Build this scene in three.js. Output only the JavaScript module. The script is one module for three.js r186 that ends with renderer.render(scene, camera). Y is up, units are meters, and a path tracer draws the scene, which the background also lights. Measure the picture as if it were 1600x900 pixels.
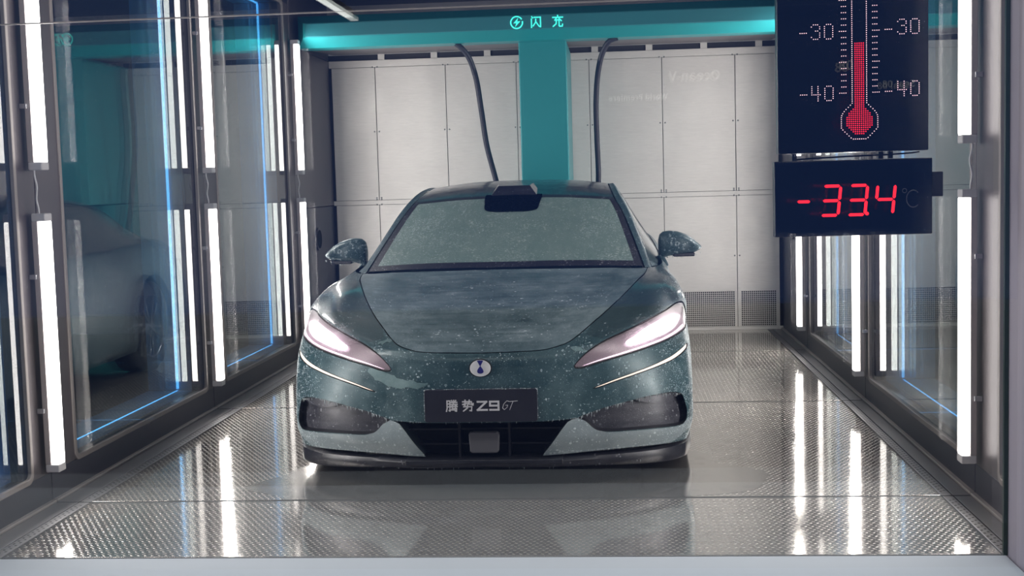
import * as THREE from 'three';
import { RoundedBoxGeometry } from 'three/addons/geometries/RoundedBoxGeometry.js';
import { mergeGeometries, mergeVertices, toCreasedNormals } from 'three/addons/utils/BufferGeometryUtils.js';
import { FontLoader } from 'three/addons/loaders/FontLoader.js';
import { TextGeometry } from 'three/addons/geometries/TextGeometry.js';
import { RectAreaLightUniformsLib } from 'three/addons/lights/RectAreaLightUniformsLib.js';

/* ---------------------------------------------------------------- camera, light, exposure */
const scene = new THREE.Scene();
const camera = new THREE.PerspectiveCamera(25.566, 16 / 9, 0.05, 120);
camera.position.set(0, 1.4, 0);
camera.rotation.order = 'YXZ';
camera.rotation.set(-0.0830665, 0.0802223, -0.0274982);
const renderer = new THREE.WebGLRenderer({ antialias: true });
renderer.toneMapping = THREE.LinearToneMapping;
renderer.toneMappingExposure = 1.42;
renderer.shadowMap.enabled = true;
RectAreaLightUniformsLib.init();
const TUBE_POWER = 63, TUBE_GLOW = 5;               // light of a tube (nits of its area light), what the eye sees of its diffuser
const HALL_TINT = [0.010, 0.014, 0.026];
scene.background = new THREE.Color().setRGB(...HALL_TINT);   // the dim exhibition hall round the chamber

const hallLamp = new THREE.RectAreaLight(new THREE.Color().setRGB(1, 1, 1), 5.2, 6, 1);   // the lit ceiling panel of the hall over the front sill
hallLamp.position.set(-.4, 3.6, -2.95); hallLamp.lookAt(-.4, 0, -2.0); scene.add(hallLamp);

/* ---------------------------------------------------------------- helpers */
function mulberry(a) { return () => { a |= 0; a = a + 0x6D2B79F5 | 0; let t = Math.imul(a ^ a >>> 15, 1 | a); t = t + Math.imul(t ^ t >>> 7, 61 | t) ^ t; return ((t ^ t >>> 14) >>> 0) / 4294967296; }; }
const V2 = (x, y) => new THREE.Vector2(x, y), V3 = (x, y, z) => new THREE.Vector3(x, y, z);
const used = {};
function numbered(name) { const n = used[name] = (used[name] ?? -1) + 1; return n ? `${name}_${String(n).padStart(3, '0')}` : name; }
function tag(o, label, category, group, kind) {
  if (label) o.userData.label = label;
  if (category) o.userData.category = category;
  if (group) o.userData.group = group;
  if (kind) o.userData.kind = kind;
  return o;
}
function thing(name, label, category, pos = [0, 0, 0], group) {
  const o = new THREE.Group(); o.name = numbered(name); o.position.set(...pos); scene.add(o);
  return tag(o, label, category, group);
}
function struct(name, pos = [0, 0, 0]) { const o = new THREE.Group(); o.name = name; o.position.set(...pos); scene.add(o); return tag(o, null, null, null, 'structure'); }
function part(parent, name, geos, mat, label) {
  const g = Array.isArray(geos) ? merge(geos) : geos;
  const m = new THREE.Mesh(g, mat); m.castShadow = m.receiveShadow = true;
  if (parent === scene) m.name = numbered(name);
  else { const c = parent.userData.__names ??= {}; Object.defineProperty(parent.userData, '__names', { enumerable: false, value: c, configurable: true }); c[name] = (c[name] ?? -1) + 1; m.name = c[name] ? `${name}_${String(c[name]).padStart(3, '0')}` : name; }
  if (label) m.userData.label = label;
  parent.add(m); return m;
}
function merge(list) {
  list = list.map((g) => { const h = g.index ? g.toNonIndexed() : g.clone(); for (const k of Object.keys(h.attributes)) if (!['position', 'normal', 'uv'].includes(k)) h.deleteAttribute(k); h.morphAttributes = {}; if (!h.attributes.uv) h.setAttribute('uv', new THREE.BufferAttribute(new Float32Array(h.attributes.position.count * 2), 2)); return h; });
  return list.length === 1 ? list[0] : mergeGeometries(list);
}
function box(x0, x1, y0, y1, z0, z1, bevel = 0) {
  const w = Math.abs(x1 - x0), h = Math.abs(y1 - y0), d = Math.abs(z1 - z0);
  let g = bevel ? new RoundedBoxGeometry(w, h, d, 2, Math.min(bevel, w / 2.01, h / 2.01, d / 2.01)) : new THREE.BoxGeometry(w, h, d);
  g.translate((x0 + x1) / 2, (y0 + y1) / 2, (z0 + z1) / 2);
  return metreUV(g);
}
function metreUV(g) {                       // box mapping in metres
  if (g.index) g = g.toNonIndexed();
  const p = g.attributes.position, n = g.attributes.normal, uv = new Float32Array(p.count * 2);
  for (let i = 0; i < p.count; i++) {
    const ax = Math.abs(n.getX(i)), ay = Math.abs(n.getY(i)), az = Math.abs(n.getZ(i));
    if (ax >= ay && ax >= az) { uv[2 * i] = p.getZ(i); uv[2 * i + 1] = p.getY(i); } else if (ay >= az) { uv[2 * i] = p.getX(i); uv[2 * i + 1] = p.getZ(i); } else { uv[2 * i] = p.getX(i); uv[2 * i + 1] = p.getY(i); }
  }
  g.setAttribute('uv', new THREE.BufferAttribute(uv, 2)); return g;
}
function tube(points, r, seg = 40, rad = 8, closed = false) { return new THREE.TubeGeometry(new THREE.CatmullRomCurve3(points.map((p) => V3(...p)), closed), seg, r, rad, closed); }
function extrude(pts, depth, bevel = 0) {
  return new THREE.ExtrudeGeometry(new THREE.Shape(pts.map((p) => V2(...p))), { depth, bevelEnabled: bevel > 0, bevelSize: bevel, bevelThickness: bevel, bevelSegments: 2, curveSegments: 6 });
}
let strokeCount = 0;
function stroke(pts, w, d0) {                // one pen stroke as flat bars with depth d, in the x-y plane
  const out = [];
  for (let i = 0; i + 1 < pts.length; i++) {
    const d = d0 * (1 + .02 * (strokeCount++ % 24)), [a, b] = [pts[i], pts[i + 1]], len = Math.hypot(b[0] - a[0], b[1] - a[1]), g = new THREE.BoxGeometry(len + w * 0.9, w, d);
    g.rotateZ(Math.atan2(b[1] - a[1], b[0] - a[0])); g.translate((a[0] + b[0]) / 2, (a[1] + b[1]) / 2, d / 2); out.push(g);
  }
  return out;
}
const GLYPH = {
  flash: [[[.13, .97], [.21, .86]], [[.1, .76], [.1, 0]], [[.34, .9], [.92, .9], [.92, .05], [.8, .08]], [[.5, .73], [.47, .45], [.25, .14]], [[.5, .5], [.76, .14]]],
  charge: [[[.5, 1], [.5, .87]], [[.05, .83], [.95, .83]], [[.42, .82], [.24, .58], [.74, .61]], [[.62, .72], [.82, .52]], [[.38, .52], [.34, .25], [.08, .03]], [[.62, .52], [.62, .08], [.68, .03], [.9, .03], [.93, .2]]],
  soar: [[[.09, .95], [.09, .3], [.02, .02]], [[.09, .95], [.34, .95], [.34, .04], [.26, .08]], [[.09, .68], [.34, .68]], [[.09, .42], [.34, .42]], [[.5, .99], [.56, .87]], [[.88, .99], [.8, .87]], [[.44, .82], [.98, .82]], [[.42, .64], [1, .64]], [[.7, 1], [.65, .62], [.42, .42]], [[.76, .62], [1, .44]], [[.52, .45], [.86, .45], [.84, .27]], [[.57, .45], [.54, .27], [.94, .27], [.92, .02], [.82, .04]], [[.46, .14], [.8, .14]]],
  might: [[[.04, .86], [.44, .86]], [[.26, 1], [.26, .54], [.18, .57]], [[.04, .62], [.44, .72]], [[.5, .86], [.82, .86], [.84, .6], [.97, .56], [.98, .7]], [[.64, 1], [.62, .75], [.46, .54]], [[.56, .72], [.7, .62]], [[.12, .41], [.86, .41], [.82, .04], [.68, .06]], [[.48, .52], [.44, .28], [.1, .02]]],
};
function glyph(name, x, y, size, w, d, sx = 1) { return GLYPH[name].flatMap((s) => stroke(s.map(([a, b]) => [x + a * size * sx, y + b * size]), w, d)); }

/* ---------------------------------------------------------------- textures */
function noiseGrid(n, seed) { const r = mulberry(seed), g = new Float32Array(n * n); for (let i = 0; i < n * n; i++) g[i] = r(); return (u, v) => { u = (u % 1 + 1) % 1 * n; v = (v % 1 + 1) % 1 * n; const i = Math.floor(u), j = Math.floor(v); let a = u - i, b = v - j; a = a * a * (3 - 2 * a); b = b * b * (3 - 2 * b); const I = (i + 1) % n, J = (j + 1) % n, q = i % n, s = j % n; return (g[s * n + q] * (1 - a) + g[s * n + I] * a) * (1 - b) + (g[J * n + q] * (1 - a) + g[J * n + I] * a) * b; }; }
function makeTex(n, fn, srgb, m = n) {      // fn(u,v) -> [r,g,b] 0..1
  const d = new Uint8Array(n * m * 4);
  for (let j = 0; j < m; j++) for (let i = 0; i < n; i++) { const c = fn((i + .5) / n, (j + .5) / m), k = (j * n + i) * 4; for (let q = 0; q < 3; q++) d[k + q] = Math.max(0, Math.min(255, c[q] * 255)); d[k + 3] = 255; }
  const t = new THREE.DataTexture(d, n, m); t.wrapS = t.wrapT = THREE.RepeatWrapping; t.magFilter = t.minFilter = THREE.LinearFilter; if (srgb) t.colorSpace = THREE.SRGBColorSpace; t.needsUpdate = true; return t;
}
const rgb = (r, g, b) => [r / 255, g / 255, b / 255], mix = (a, b, t) => a + (b - a) * t, mix3 = (a, b, t) => [mix(a[0], b[0], t), mix(a[1], b[1], t), mix(a[2], b[2], t)], clamp = (x) => Math.max(0, Math.min(1, x)), smooth = (a, b, x) => { x = clamp((x - a) / (b - a)); return x * x * (3 - 2 * x); };
function std(o) { return new THREE.MeshStandardMaterial(o); }
function phys(o) { return new THREE.MeshPhysicalMaterial(o); }
const lin = (r, g, b) => new THREE.Color().setRGB(r, g, b), css = (r, g, b) => new THREE.Color(`rgb(${r},${g},${b})`);
/* specks: round grains scattered over a tile, more where cover() is high; value 0..1 */
function speckField(n, count, rmin, rmax, cover, seed) {
  const f = new Float32Array(n * n), r = mulberry(seed);
  for (let k = 0; k < count; k++) {
    const u = r(), v = r(), rad = rmin + (rmax - rmin) * r() ** 3, a = .35 + .65 * r(); if (r() > cover(u, v)) continue;
    const ci = u * n, cj = v * n, R = Math.ceil(rad + 1), ex = .7 + .6 * r();
    for (let j = -R; j <= R; j++) for (let i = -R; i <= R; i++) { const d = Math.hypot(i * ex, j / ex), w = a * clamp(rad - d + .7); if (w > 0) { const q = (((Math.floor(cj) + j) % n + n) % n) * n + ((Math.floor(ci) + i) % n + n) % n; f[q] = Math.max(f[q], w); } }
  }
  return (u, v) => f[Math.min(n - 1, Math.floor(v * n)) * n + Math.min(n - 1, Math.floor(u * n))];
}
/* ---------------------------------------------------------------- the car: body surface */
const CAR_X = -0.6045, CAR_Z = -5.61;                 // nose on the floor; car space: x across, y up, s back from the nose (z = -s)
/* net of the lower body: one column per line from the lower edge up and back to the cowl; points are x, y, s */
const NET = [
  [[0, .160, .05], [0, .24, .02], [0, .36, 0], [0, .47, 0], [0, .57, .02], [0, .622, .04], [0, .662, .10], [0, .745, .35], [0, .825, .65], [0, .89, .93], [0, .935, 1.17]],
  [[.26, .160, .06], [.26, .24, .03], [.26, .36, .01], [.26, .47, .01], [.26, .57, .03], [.265, .625, .05], [.272, .668, .11], [.29, .748, .36], [.305, .826, .66], [.32, .888, .94], [.33, .932, 1.18]],
  [[.46, .161, .13], [.47, .24, .10], [.46, .36, .095], [.46, .47, .09], [.455, .57, .10], [.46, .635, .125], [.47, .682, .20], [.495, .752, .42], [.525, .822, .70], [.555, .88, .97], [.58, .927, 1.22]],
  [[.64, .162, .20], [.65, .24, .17], [.645, .36, .165], [.64, .47, .17], [.64, .57, .19], [.64, .65, .24], [.648, .708, .32], [.66, .764, .49], [.675, .822, .74], [.69, .872, 1.0], [.71, .918, 1.29]],
  [[.80, .158, .29], [.815, .24, .265], [.81, .36, .265], [.805, .47, .28], [.80, .57, .31], [.80, .665, .37], [.80, .735, .46], [.79, .795, .61], [.78, .846, .83], [.775, .882, 1.08], [.785, .914, 1.37]],
  [[.90, .150, .40], [.92, .24, .38], [.92, .36, .39], [.92, .47, .41], [.92, .58, .45], [.915, .675, .53], [.90, .752, .64], [.88, .810, .77], [.86, .855, .93], [.84, .888, 1.15], [.825, .913, 1.43]],
  [[.945, .148, .52], [.97, .24, .51], [.973, .36, .52], [.973, .47, .54], [.97, .58, .59], [.96, .68, .67], [.957, .762, .77], [.940, .819, .88], [.90, .860, 1.03], [.875, .892, 1.22], [.848, .914, 1.49]],
  [[.97, .155, .85], [.99, .25, .85], [.993, .36, .86], [.993, .48, .88], [.99, .59, .92], [.982, .68, .97], [.974, .764, 1.03], [.957, .823, 1.10], [.930, .868, 1.2], [.892, .895, 1.34], [.868, .917, 1.56]],
  [[.95, .190, 1.5], [.975, .25, 1.5], [.98, .36, 1.5], [.985, .48, 1.5], [.983, .59, 1.5], [.975, .68, 1.52], [.96, .76, 1.55], [.945, .82, 1.58], [.925, .865, 1.62], [.905, .90, 1.68], [.885, .925, 1.76]],
  [[.94, .190, 2.6], [.965, .25, 2.6], [.972, .36, 2.6], [.975, .48, 2.6], [.975, .59, 2.6], [.97, .69, 2.6], [.957, .78, 2.6], [.942, .85, 2.6], [.925, .90, 2.6], [.905, .935, 2.6], [.885, .957, 2.6]],
  [[.95, .200, 3.7], [.98, .26, 3.7], [.985, .37, 3.7], [.988, .48, 3.7], [.988, .60, 3.7], [.983, .70, 3.7], [.97, .79, 3.7], [.95, .87, 3.7], [.925, .93, 3.68], [.90, .965, 3.66], [.87, .985, 3.64]],
  [[.93, .220, 4.5], [.96, .28, 4.5], [.965, .38, 4.5], [.968, .48, 4.5], [.968, .60, 4.5], [.962, .71, 4.5], [.945, .81, 4.5], [.92, .89, 4.48], [.885, .95, 4.45], [.85, .985, 4.4], [.82, 1.0, 4.35]],
  [[.80, .240, 5.02], [.82, .30, 5.06], [.825, .40, 5.08], [.83, .50, 5.08], [.83, .62, 5.06], [.82, .73, 5.03], [.80, .83, 5.0], [.77, .91, 4.95], [.73, .97, 4.9], [.70, 1.0, 4.85], [.67, 1.01, 4.8]],
  [[0, .240, 5.1], [0, .30, 5.15], [0, .40, 5.18], [0, .50, 5.18], [0, .62, 5.16], [0, .73, 5.13], [0, .83, 5.1], [0, .91, 5.05], [0, .97, 5.0], [0, 1.01, 4.95], [0, 1.02, 4.9]],
];
const GREEN = [   // greenhouse: rows from the windscreen base back, columns from the centre to the belt line
  [[0, .945, 1.20], [.40, .942, 1.25], [.765, .922, 1.41], [.815, .915, 1.475], [.836, .913, 1.52], [.852, .912, 1.56]],
  [[0, 1.095, 1.60], [.38, 1.092, 1.64], [.715, 1.066, 1.735], [.765, 1.062, 1.80], [.82, 1.0, 1.85], [.875, .925, 1.9]],
  [[0, 1.235, 1.98], [.35, 1.228, 2.0], [.662, 1.205, 2.05], [.712, 1.205, 2.12], [.80, 1.06, 2.15], [.885, .94, 2.2]],
  [[0, 1.325, 2.28], [.33, 1.317, 2.28], [.612, 1.296, 2.27], [.664, 1.296, 2.35], [.78, 1.10, 2.4], [.885, .95, 2.45]],
  [[0, 1.393, 2.68], [.32, 1.387, 2.68], [.585, 1.358, 2.66], [.640, 1.345, 2.7], [.775, 1.13, 2.75], [.885, .957, 2.8]],
  [[0, 1.412, 3.2], [.32, 1.403, 3.2], [.57, 1.372, 3.2], [.625, 1.35, 3.2], [.765, 1.14, 3.25], [.88, .967, 3.25]],
  [[0, 1.35, 4.0], [.30, 1.34, 4.0], [.53, 1.30, 4.0], [.59, 1.27, 4.0], [.73, 1.1, 4.0], [.86, .985, 4.0]],
  [[0, 1.16, 4.72], [.27, 1.15, 4.72], [.48, 1.12, 4.7], [.54, 1.10, 4.65], [.68, 1.04, 4.6], [.82, 1.0, 4.5]],
  [[0, 1.03, 4.95], [.27, 1.03, 4.95], [.45, 1.02, 4.93], [.52, 1.02, 4.9], [.62, 1.015, 4.85], [.70, 1.0, 4.8]],
];
function cr(a, b, c, d, t) { return .5 * (2 * b + (c - a) * t + (2 * a - 5 * b + 4 * c - d) * t * t + (3 * b - a - 3 * c + d) * t * t * t); }
function netPoint(net, u, v, mirrorFirst) {           // u along the outer list, v along the inner
  const N = net.length, K = net[0].length, i = Math.min(N - 2, Math.max(0, Math.floor(u))), a = u - i, j = Math.min(K - 2, Math.max(0, Math.floor(v))), b = v - j;
  const at = (q) => { if (q < 0) { if (mirrorFirst) return net[1].map(([x, y, z]) => [-x, y, z]); q = 0; } return net[Math.min(N - 1, q)]; };
  const out = [0, 0, 0];
  for (let k = 0; k < 3; k++) {
    const c = [];
    for (let q = i - 1; q <= i + 2; q++) {
      const col = at(q), g = (r) => r < 0 ? 2 * col[0][k] - col[1][k] : r >= K ? 2 * col[K - 1][k] - col[K - 2][k] : col[r][k];
      c.push(cr(g(j - 1), g(j), g(j + 1), g(j + 2), b));
    }
    out[k] = cr(c[0], c[1], c[2], c[3], a);
  }
  return out;
}
/* a soup is a list of triangles; a corner is [x, y, s, nx, ny, ns, u, v] */
function gridSoup(fn, us, vs, uvScale = 1) {
  const P = us.map((u) => vs.map((v) => fn(u, v))), N = us.length, K = vs.length, e = 1e-3;
  const lenU = [0]; const mid = K >> 1;
  for (let i = 1; i < N; i++) lenU[i] = lenU[i - 1] + Math.hypot(...P[i][mid].map((x, k) => x - P[i - 1][mid][k]));
  const corner = P.map((col, i) => { let L = 0; return col.map((p, j) => {
    if (j) L += Math.hypot(...p.map((x, k) => x - col[j - 1][k]));
    const u = us[i], v = vs[j], a = fn(u + e, v), b = fn(u - e, v), c = fn(u, v + e), d = fn(u, v - e);
    const du = a.map((x, k) => x - b[k]), dv = c.map((x, k) => x - d[k]);
    let n = [du[1] * dv[2] - du[2] * dv[1], du[2] * dv[0] - du[0] * dv[2], du[0] * dv[1] - du[1] * dv[0]]; const l = Math.hypot(...n) || 1; n = n.map((x) => -x / l);
    return [...p, ...n, lenU[i] * uvScale, L * uvScale];
  }); });
  const out = [];
  for (let i = 0; i + 1 < N; i++) for (let j = 0; j + 1 < K; j++) { const a = corner[i][j], b = corner[i + 1][j], c = corner[i + 1][j + 1], d = corner[i][j + 1]; out.push([a, b, c], [a, c, d]); }
  return out;
}
const mirrorSoup = (s) => s.map((t) => [t[0], t[2], t[1]].map((c) => [-c[0], c[1], c[2], -c[3], c[4], c[5], -c[6], c[7]]));
const range = (a, b, n) => Array.from({ length: n + 1 }, (_, i) => a + (b - a) * i / n);
function soupGeo(soup, push = 0) {                    // push: moved along the normals
  const n = soup.length * 3, p = new Float32Array(n * 3), q = new Float32Array(n * 3), w = new Float32Array(n * 2); let k = 0;
  for (const t of soup) for (const c of t) { p.set([c[0] + c[3] * push, c[1] + c[4] * push, -(c[2] + c[5] * push)], k * 3); q.set([c[3], c[4], -c[5]], k * 3); w.set([c[6], c[7]], k * 2); k++; }
  const g = new THREE.BufferGeometry(); g.setAttribute('position', new THREE.BufferAttribute(p, 3)); g.setAttribute('normal', new THREE.BufferAttribute(q, 3)); g.setAttribute('uv', new THREE.BufferAttribute(w, 2)); return g;
}
const lerpC = (a, b, t) => a.map((x, k) => x + (b[k] - x) * t);
function splitPoly(poly, f) {                          // f >= 0 is inside
  const inn = [], out = [];
  for (let i = 0; i < poly.length; i++) {
    const a = poly[i], b = poly[(i + 1) % poly.length], fa = f(a), fb = f(b);
    (fa >= 0 ? inn : out).push(a);
    if ((fa >= 0) !== (fb >= 0)) { const m = lerpC(a, b, fa / (fa - fb)); inn.push(m); out.push(m); }
  }
  return [inn.length > 2 ? inn : null, out.length > 2 ? out : null];
}
/* cuts a soup along an outline drawn in the plane that proj gives; returns what is inside and what is outside */
function cut(soup, outline, proj = (c) => [c[0], c[1]], filter = (c) => c[2] < 1.6 && c[5] < .2) {
  const pts = outline.map((p) => V2(...p)); if (THREE.ShapeUtils.isClockWise(pts)) pts.reverse();
  const faces = THREE.ShapeUtils.triangulateShape(pts, []), inside = []; let rest = soup;
  const bx = [Math.min(...pts.map((p) => p.x)), Math.max(...pts.map((p) => p.x)), Math.min(...pts.map((p) => p.y)), Math.max(...pts.map((p) => p.y))];
  const keep = []; let live = [];
  for (const t of rest) { const q = t.map(proj); const xs = q.map((p) => p[0]), ys = q.map((p) => p[1]); (t.every(filter) && Math.max(...xs) > bx[0] && Math.min(...xs) < bx[1] && Math.max(...ys) > bx[2] && Math.min(...ys) < bx[3] ? live : keep).push(t); }
  for (const [i, j, k] of faces) {
    const T = [pts[i], pts[j], pts[k]]; const cross = (T[1].x - T[0].x) * (T[2].y - T[0].y) - (T[1].y - T[0].y) * (T[2].x - T[0].x); if (Math.abs(cross) < 1e-12) continue; if (cross < 0) T.reverse();
    const tx0 = Math.min(...T.map((p) => p.x)), tx1 = Math.max(...T.map((p) => p.x)), ty0 = Math.min(...T.map((p) => p.y)), ty1 = Math.max(...T.map((p) => p.y));
    const next = [];
    for (const t of live) {
      const q = t.map(proj);
      if (Math.max(q[0][0], q[1][0], q[2][0]) <= tx0 || Math.min(q[0][0], q[1][0], q[2][0]) >= tx1 || Math.max(q[0][1], q[1][1], q[2][1]) <= ty0 || Math.min(q[0][1], q[1][1], q[2][1]) >= ty1) { next.push(t); continue; }
      let poly = t; const outs = [];
      for (let e = 0; e < 3 && poly; e++) {
        const A = T[e], B = T[(e + 1) % 3], ex = B.x - A.x, ey = B.y - A.y;
        const [a, b] = splitPoly(poly, (c) => { const p = proj(c); return ex * (p[1] - A.y) - ey * (p[0] - A.x); });
        if (b) outs.push(b); poly = a;
      }
      if (!poly) { next.push(t); continue; }
      for (let m = 1; m + 1 < poly.length; m++) inside.push([poly[0], poly[m], poly[m + 1]]);
      for (const o of outs) for (let m = 1; m + 1 < o.length; m++) next.push([o[0], o[m], o[m + 1]]);
    }
    live = next;
  }
  return { inside, outside: keep.concat(live) };
}
function spline(pts, n, closed = true) { const c = new THREE.CatmullRomCurve3(pts.map((p) => V3(p[0], p[1], 0)), closed, 'centripetal'); return c.getPoints(n).slice(0, closed ? n : n + 1).map((p) => [p.x, p.y]); }
const flip = (pts) => pts.map(([x, y]) => [-x, y]);
function offset(pts, d) {                              // outward for d > 0
  const a = THREE.ShapeUtils.area(pts.map((p) => V2(...p))) > 0 ? 1 : -1, n = pts.length;
  return pts.map((p, i) => { const q = pts[(i + n - 1) % n], r = pts[(i + 1) % n], tx = r[0] - q[0], ty = r[1] - q[1], l = Math.hypot(tx, ty) || 1; return [p[0] + a * ty / l * d, p[1] - a * tx / l * d]; });
}
function ringCut(soup, pts, w) {                       // cuts a band of width w along a closed outline
  const A = offset(pts, w / 2), B = offset(pts, -w / 2), n = pts.length; let inside = [];
  for (let i = 0; i < n; i++) { const j = (i + 1) % n, r = cut(soup, [A[i], A[j], B[j], B[i]]); inside = inside.concat(r.inside); soup = r.outside; }
  return { inside, outside: soup };
}
const usBody = [...range(0, 7, 84), ...range(7, 12, 40).slice(1), ...range(12, 13, 6).slice(1)];
const halfBody = gridSoup((u, v) => netPoint(NET, Math.max(u, -1), v, true), usBody, range(0, 10, 100));
const BASE = halfBody.concat(mirrorSoup(halfBody));
function onBody(x, y, soup = BASE) {                   // the frontmost point of the body at x, y: [s, nx, ny, ns]
  let best = null;
  for (const t of soup) {
    const [a, b, c] = t; if (Math.max(a[0], b[0], c[0]) < x || Math.min(a[0], b[0], c[0]) > x || Math.max(a[1], b[1], c[1]) < y || Math.min(a[1], b[1], c[1]) > y) continue;
    const d = (b[0] - a[0]) * (c[1] - a[1]) - (b[1] - a[1]) * (c[0] - a[0]); if (Math.abs(d) < 1e-14) continue;
    const w1 = ((x - a[0]) * (c[1] - a[1]) - (y - a[1]) * (c[0] - a[0])) / d, w2 = ((b[0] - a[0]) * (y - a[1]) - (b[1] - a[1]) * (x - a[0])) / d;
    if (w1 < -1e-6 || w2 < -1e-6 || w1 + w2 > 1 + 1e-6) continue;
    const q = a.map((k, i) => k + (b[i] - k) * w1 + (c[i] - k) * w2);
    if (!best || q[2] < best[0]) best = [q[2], q[3], q[4], q[5]];
  }
  return best;
}
/* ---------------------------------------------------------------- materials */
const nA = noiseGrid(6, 11), nB = noiseGrid(17, 12), nC = noiseGrid(53, 13), nD = noiseGrid(150, 14);
const fbm = (u, v) => .45 * nA(u, v) + .3 * nB(u, v) + .17 * nC(u, v) + .08 * nD(u, v);
function frostMaps(paint, frost, film, streak, specks, seed) {     // rime on paint: film of fine crystals, wiped streaks, single grains
  const n = 1024, cover = (u, v) => smooth(.35, .7, .6 * nA(u + .3, v) + .4 * nB(u, v + .2)), f1 = speckField(n, specks, 1.6, 6.5, cover, seed), f2 = speckField(n, specks * 7, .8, 2.1, (u, v) => .25 + .75 * cover(v, u), seed + 1);
  const k = (u, v) => clamp(film * (.55 + .9 * (fbm(u, v) - .45)) + streak * (nB(u * .4, v * 3) - .4) * nC(u * .5, v * 2) + .75 * f1(u, v) + .42 * f2(u, v) * (.4 + nD(u, v)));
  return { map: makeTex(n, (u, v) => mix3(paint, frost, k(u, v)), true), bump: makeTex(n, (u, v) => { const q = .7 * f1(u, v) + .3 * f2(u, v) + .12 * nD(u, v) * film; return [q, q, q]; }), rough: makeTex(512, (u, v) => { const q = .28 + .5 * clamp(film * .7 + .9 * (fbm(u, v) - .45)) + .3 * f1(u, v); return [q, q, q]; }) };
}
function frostPaint(paint, frost, film, streak, specks, seed, coat) {
  const m = frostMaps(paint, frost, film, streak, specks, seed);
  return phys({ map: m.map, roughnessMap: m.rough, roughness: 1, metalness: .15, bumpMap: m.bump, bumpScale: .0016, clearcoat: coat, clearcoatRoughness: coat > .5 ? .09 : .25 });
}
const TEAL = rgb(20, 50, 58), RIME = rgb(172, 184, 190);
const M = {
  body: frostPaint(TEAL, RIME, .32, .1, 2600, 21, .06),
  fender: frostPaint(rgb(22, 50, 58), RIME, .20, .1, 900, 23, .75),
  hood: frostPaint(rgb(30, 54, 62), rgb(178, 190, 198), .68, .25, 900, 31, .18),
  blade: frostPaint(rgb(104, 118, 124), rgb(184, 194, 198), .55, .1, 1500, 41, .2),
  mirror: frostPaint(rgb(32, 60, 68), rgb(190, 200, 204), .30, .1, 5200, 43, .2),
  ice: frostPaint(rgb(66, 94, 98), rgb(176, 190, 192), .5, .2, 600, 51, .1),
  gap: std({ color: css(8, 10, 12), roughness: .8 }),
  black: std({ color: css(20, 20, 28), roughness: .55 }),
  darkPlastic: frostPaint(rgb(48, 48, 56), rgb(150, 152, 158), .25, .5, 2600, 61, 0),
  roof: frostPaint(rgb(24, 25, 36), rgb(120, 125, 140), .10, .3, 500, 71, .6),
  lip: frostPaint(rgb(26, 27, 34), rgb(130, 132, 138), .2, .1, 900, 81, .1),
  tyre: std({ color: css(18, 18, 20), roughness: .85 }),
  rim: std({ color: css(150, 155, 160), roughness: .3, metalness: .9 }),
  chrome: std({ color: css(205, 205, 208), roughness: .25, metalness: .7 }),
  white: std({ color: css(225, 225, 228), roughness: .45 }),
  icicle: phys({ color: css(205, 215, 218), roughness: .3, transmission: .35, thickness: 0, ior: 1.31 }),
};
const frit = frostMaps(rgb(20, 18, 28), rgb(150, 150, 155), .10, .05, 3200, 91);
M.frit = std({ map: frit.map, roughness: .4, bumpMap: frit.bump, bumpScale: .001 });
const scr = frostMaps(rgb(116, 146, 140), rgb(196, 208, 204), .26, .25, 6500, 101);
M.screen = phys({ map: scr.map, roughness: .42, transmission: .30, thickness: 0, ior: 1.5, bumpMap: scr.bump, bumpScale: .0012 });
M.sideGlass = phys({ color: css(90, 110, 112), roughness: .2, transmission: .6, thickness: 0 });
M.lens = phys({ color: css(236, 222, 230), roughness: .33, transmission: .9, thickness: 0, ior: 1.45 });
M.housing = std({ color: css(112, 104, 112), roughness: .45, metalness: .4 });
M.lamp = std({ color: css(240, 236, 240), emissive: lin(1, .94, .97), emissiveIntensity: 9 });
M.lampLine = std({ color: css(240, 220, 236), emissive: lin(1, .80, .93), emissiveIntensity: 2.2 });
M.drl = std({ color: css(240, 226, 212), emissive: lin(1, .77, .64), emissiveIntensity: .42, roughness: .5 });
/* room */
const brush = makeTex(512, (u, v) => { const q = .86 + .035 * (nD(u * .15, v * 1.7) - .5) + .025 * (nA(u, v) - .5); return [q, q * .985, q * .97]; }, true);
const brushR = makeTex(512, (u, v) => { const q = .5 + .07 * (nB(u, v) - .5) + .05 * (nD(u * .1, v * 2) - .5); return [q, q, q]; });
M.steelWall = std({ map: brush, roughnessMap: brushR, roughness: 1, metalness: .55 });
const plate = makeTex(1024, (u, v) => { const q = .66 + .10 * (fbm(u, v) - .45) + .03 * (nD(u * 1.9, v) - .5) - .05 * smooth(.62, .75, nB(v, u)); return [q, q * .97, q * .94]; }, true);
const plateR = makeTex(1024, (u, v) => { const q = .075 + .05 * (fbm(v, u) - .4) + .03 * (nC(u, v) - .5); return [q, q, q]; });
M.plate = std({ map: plate, roughnessMap: plateR, roughness: 1, metalness: .80 });
M.tread = std({ color: css(204, 198, 190), roughness: .3, metalness: .85 });
M.flange = std({ color: css(140, 138, 140), roughness: .42, metalness: .6 });
M.darkSteel = std({ color: css(74, 73, 82), roughness: .36, metalness: .55 });
M.postSteel = std({ color: css(108, 102, 104), roughness: .4, metalness: .6 });
M.trim = std({ color: css(150, 143, 140), roughness: .5, metalness: .3 });
M.ventBack = std({ color: css(44, 44, 48), roughness: .7 });
M.hole = std({ color: css(12, 12, 14), roughness: .9 });
M.sill = std({ color: css(178, 186, 196), roughness: .85 });
M.jamb = std({ color: css(126, 162, 198), roughness: .6 });
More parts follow.
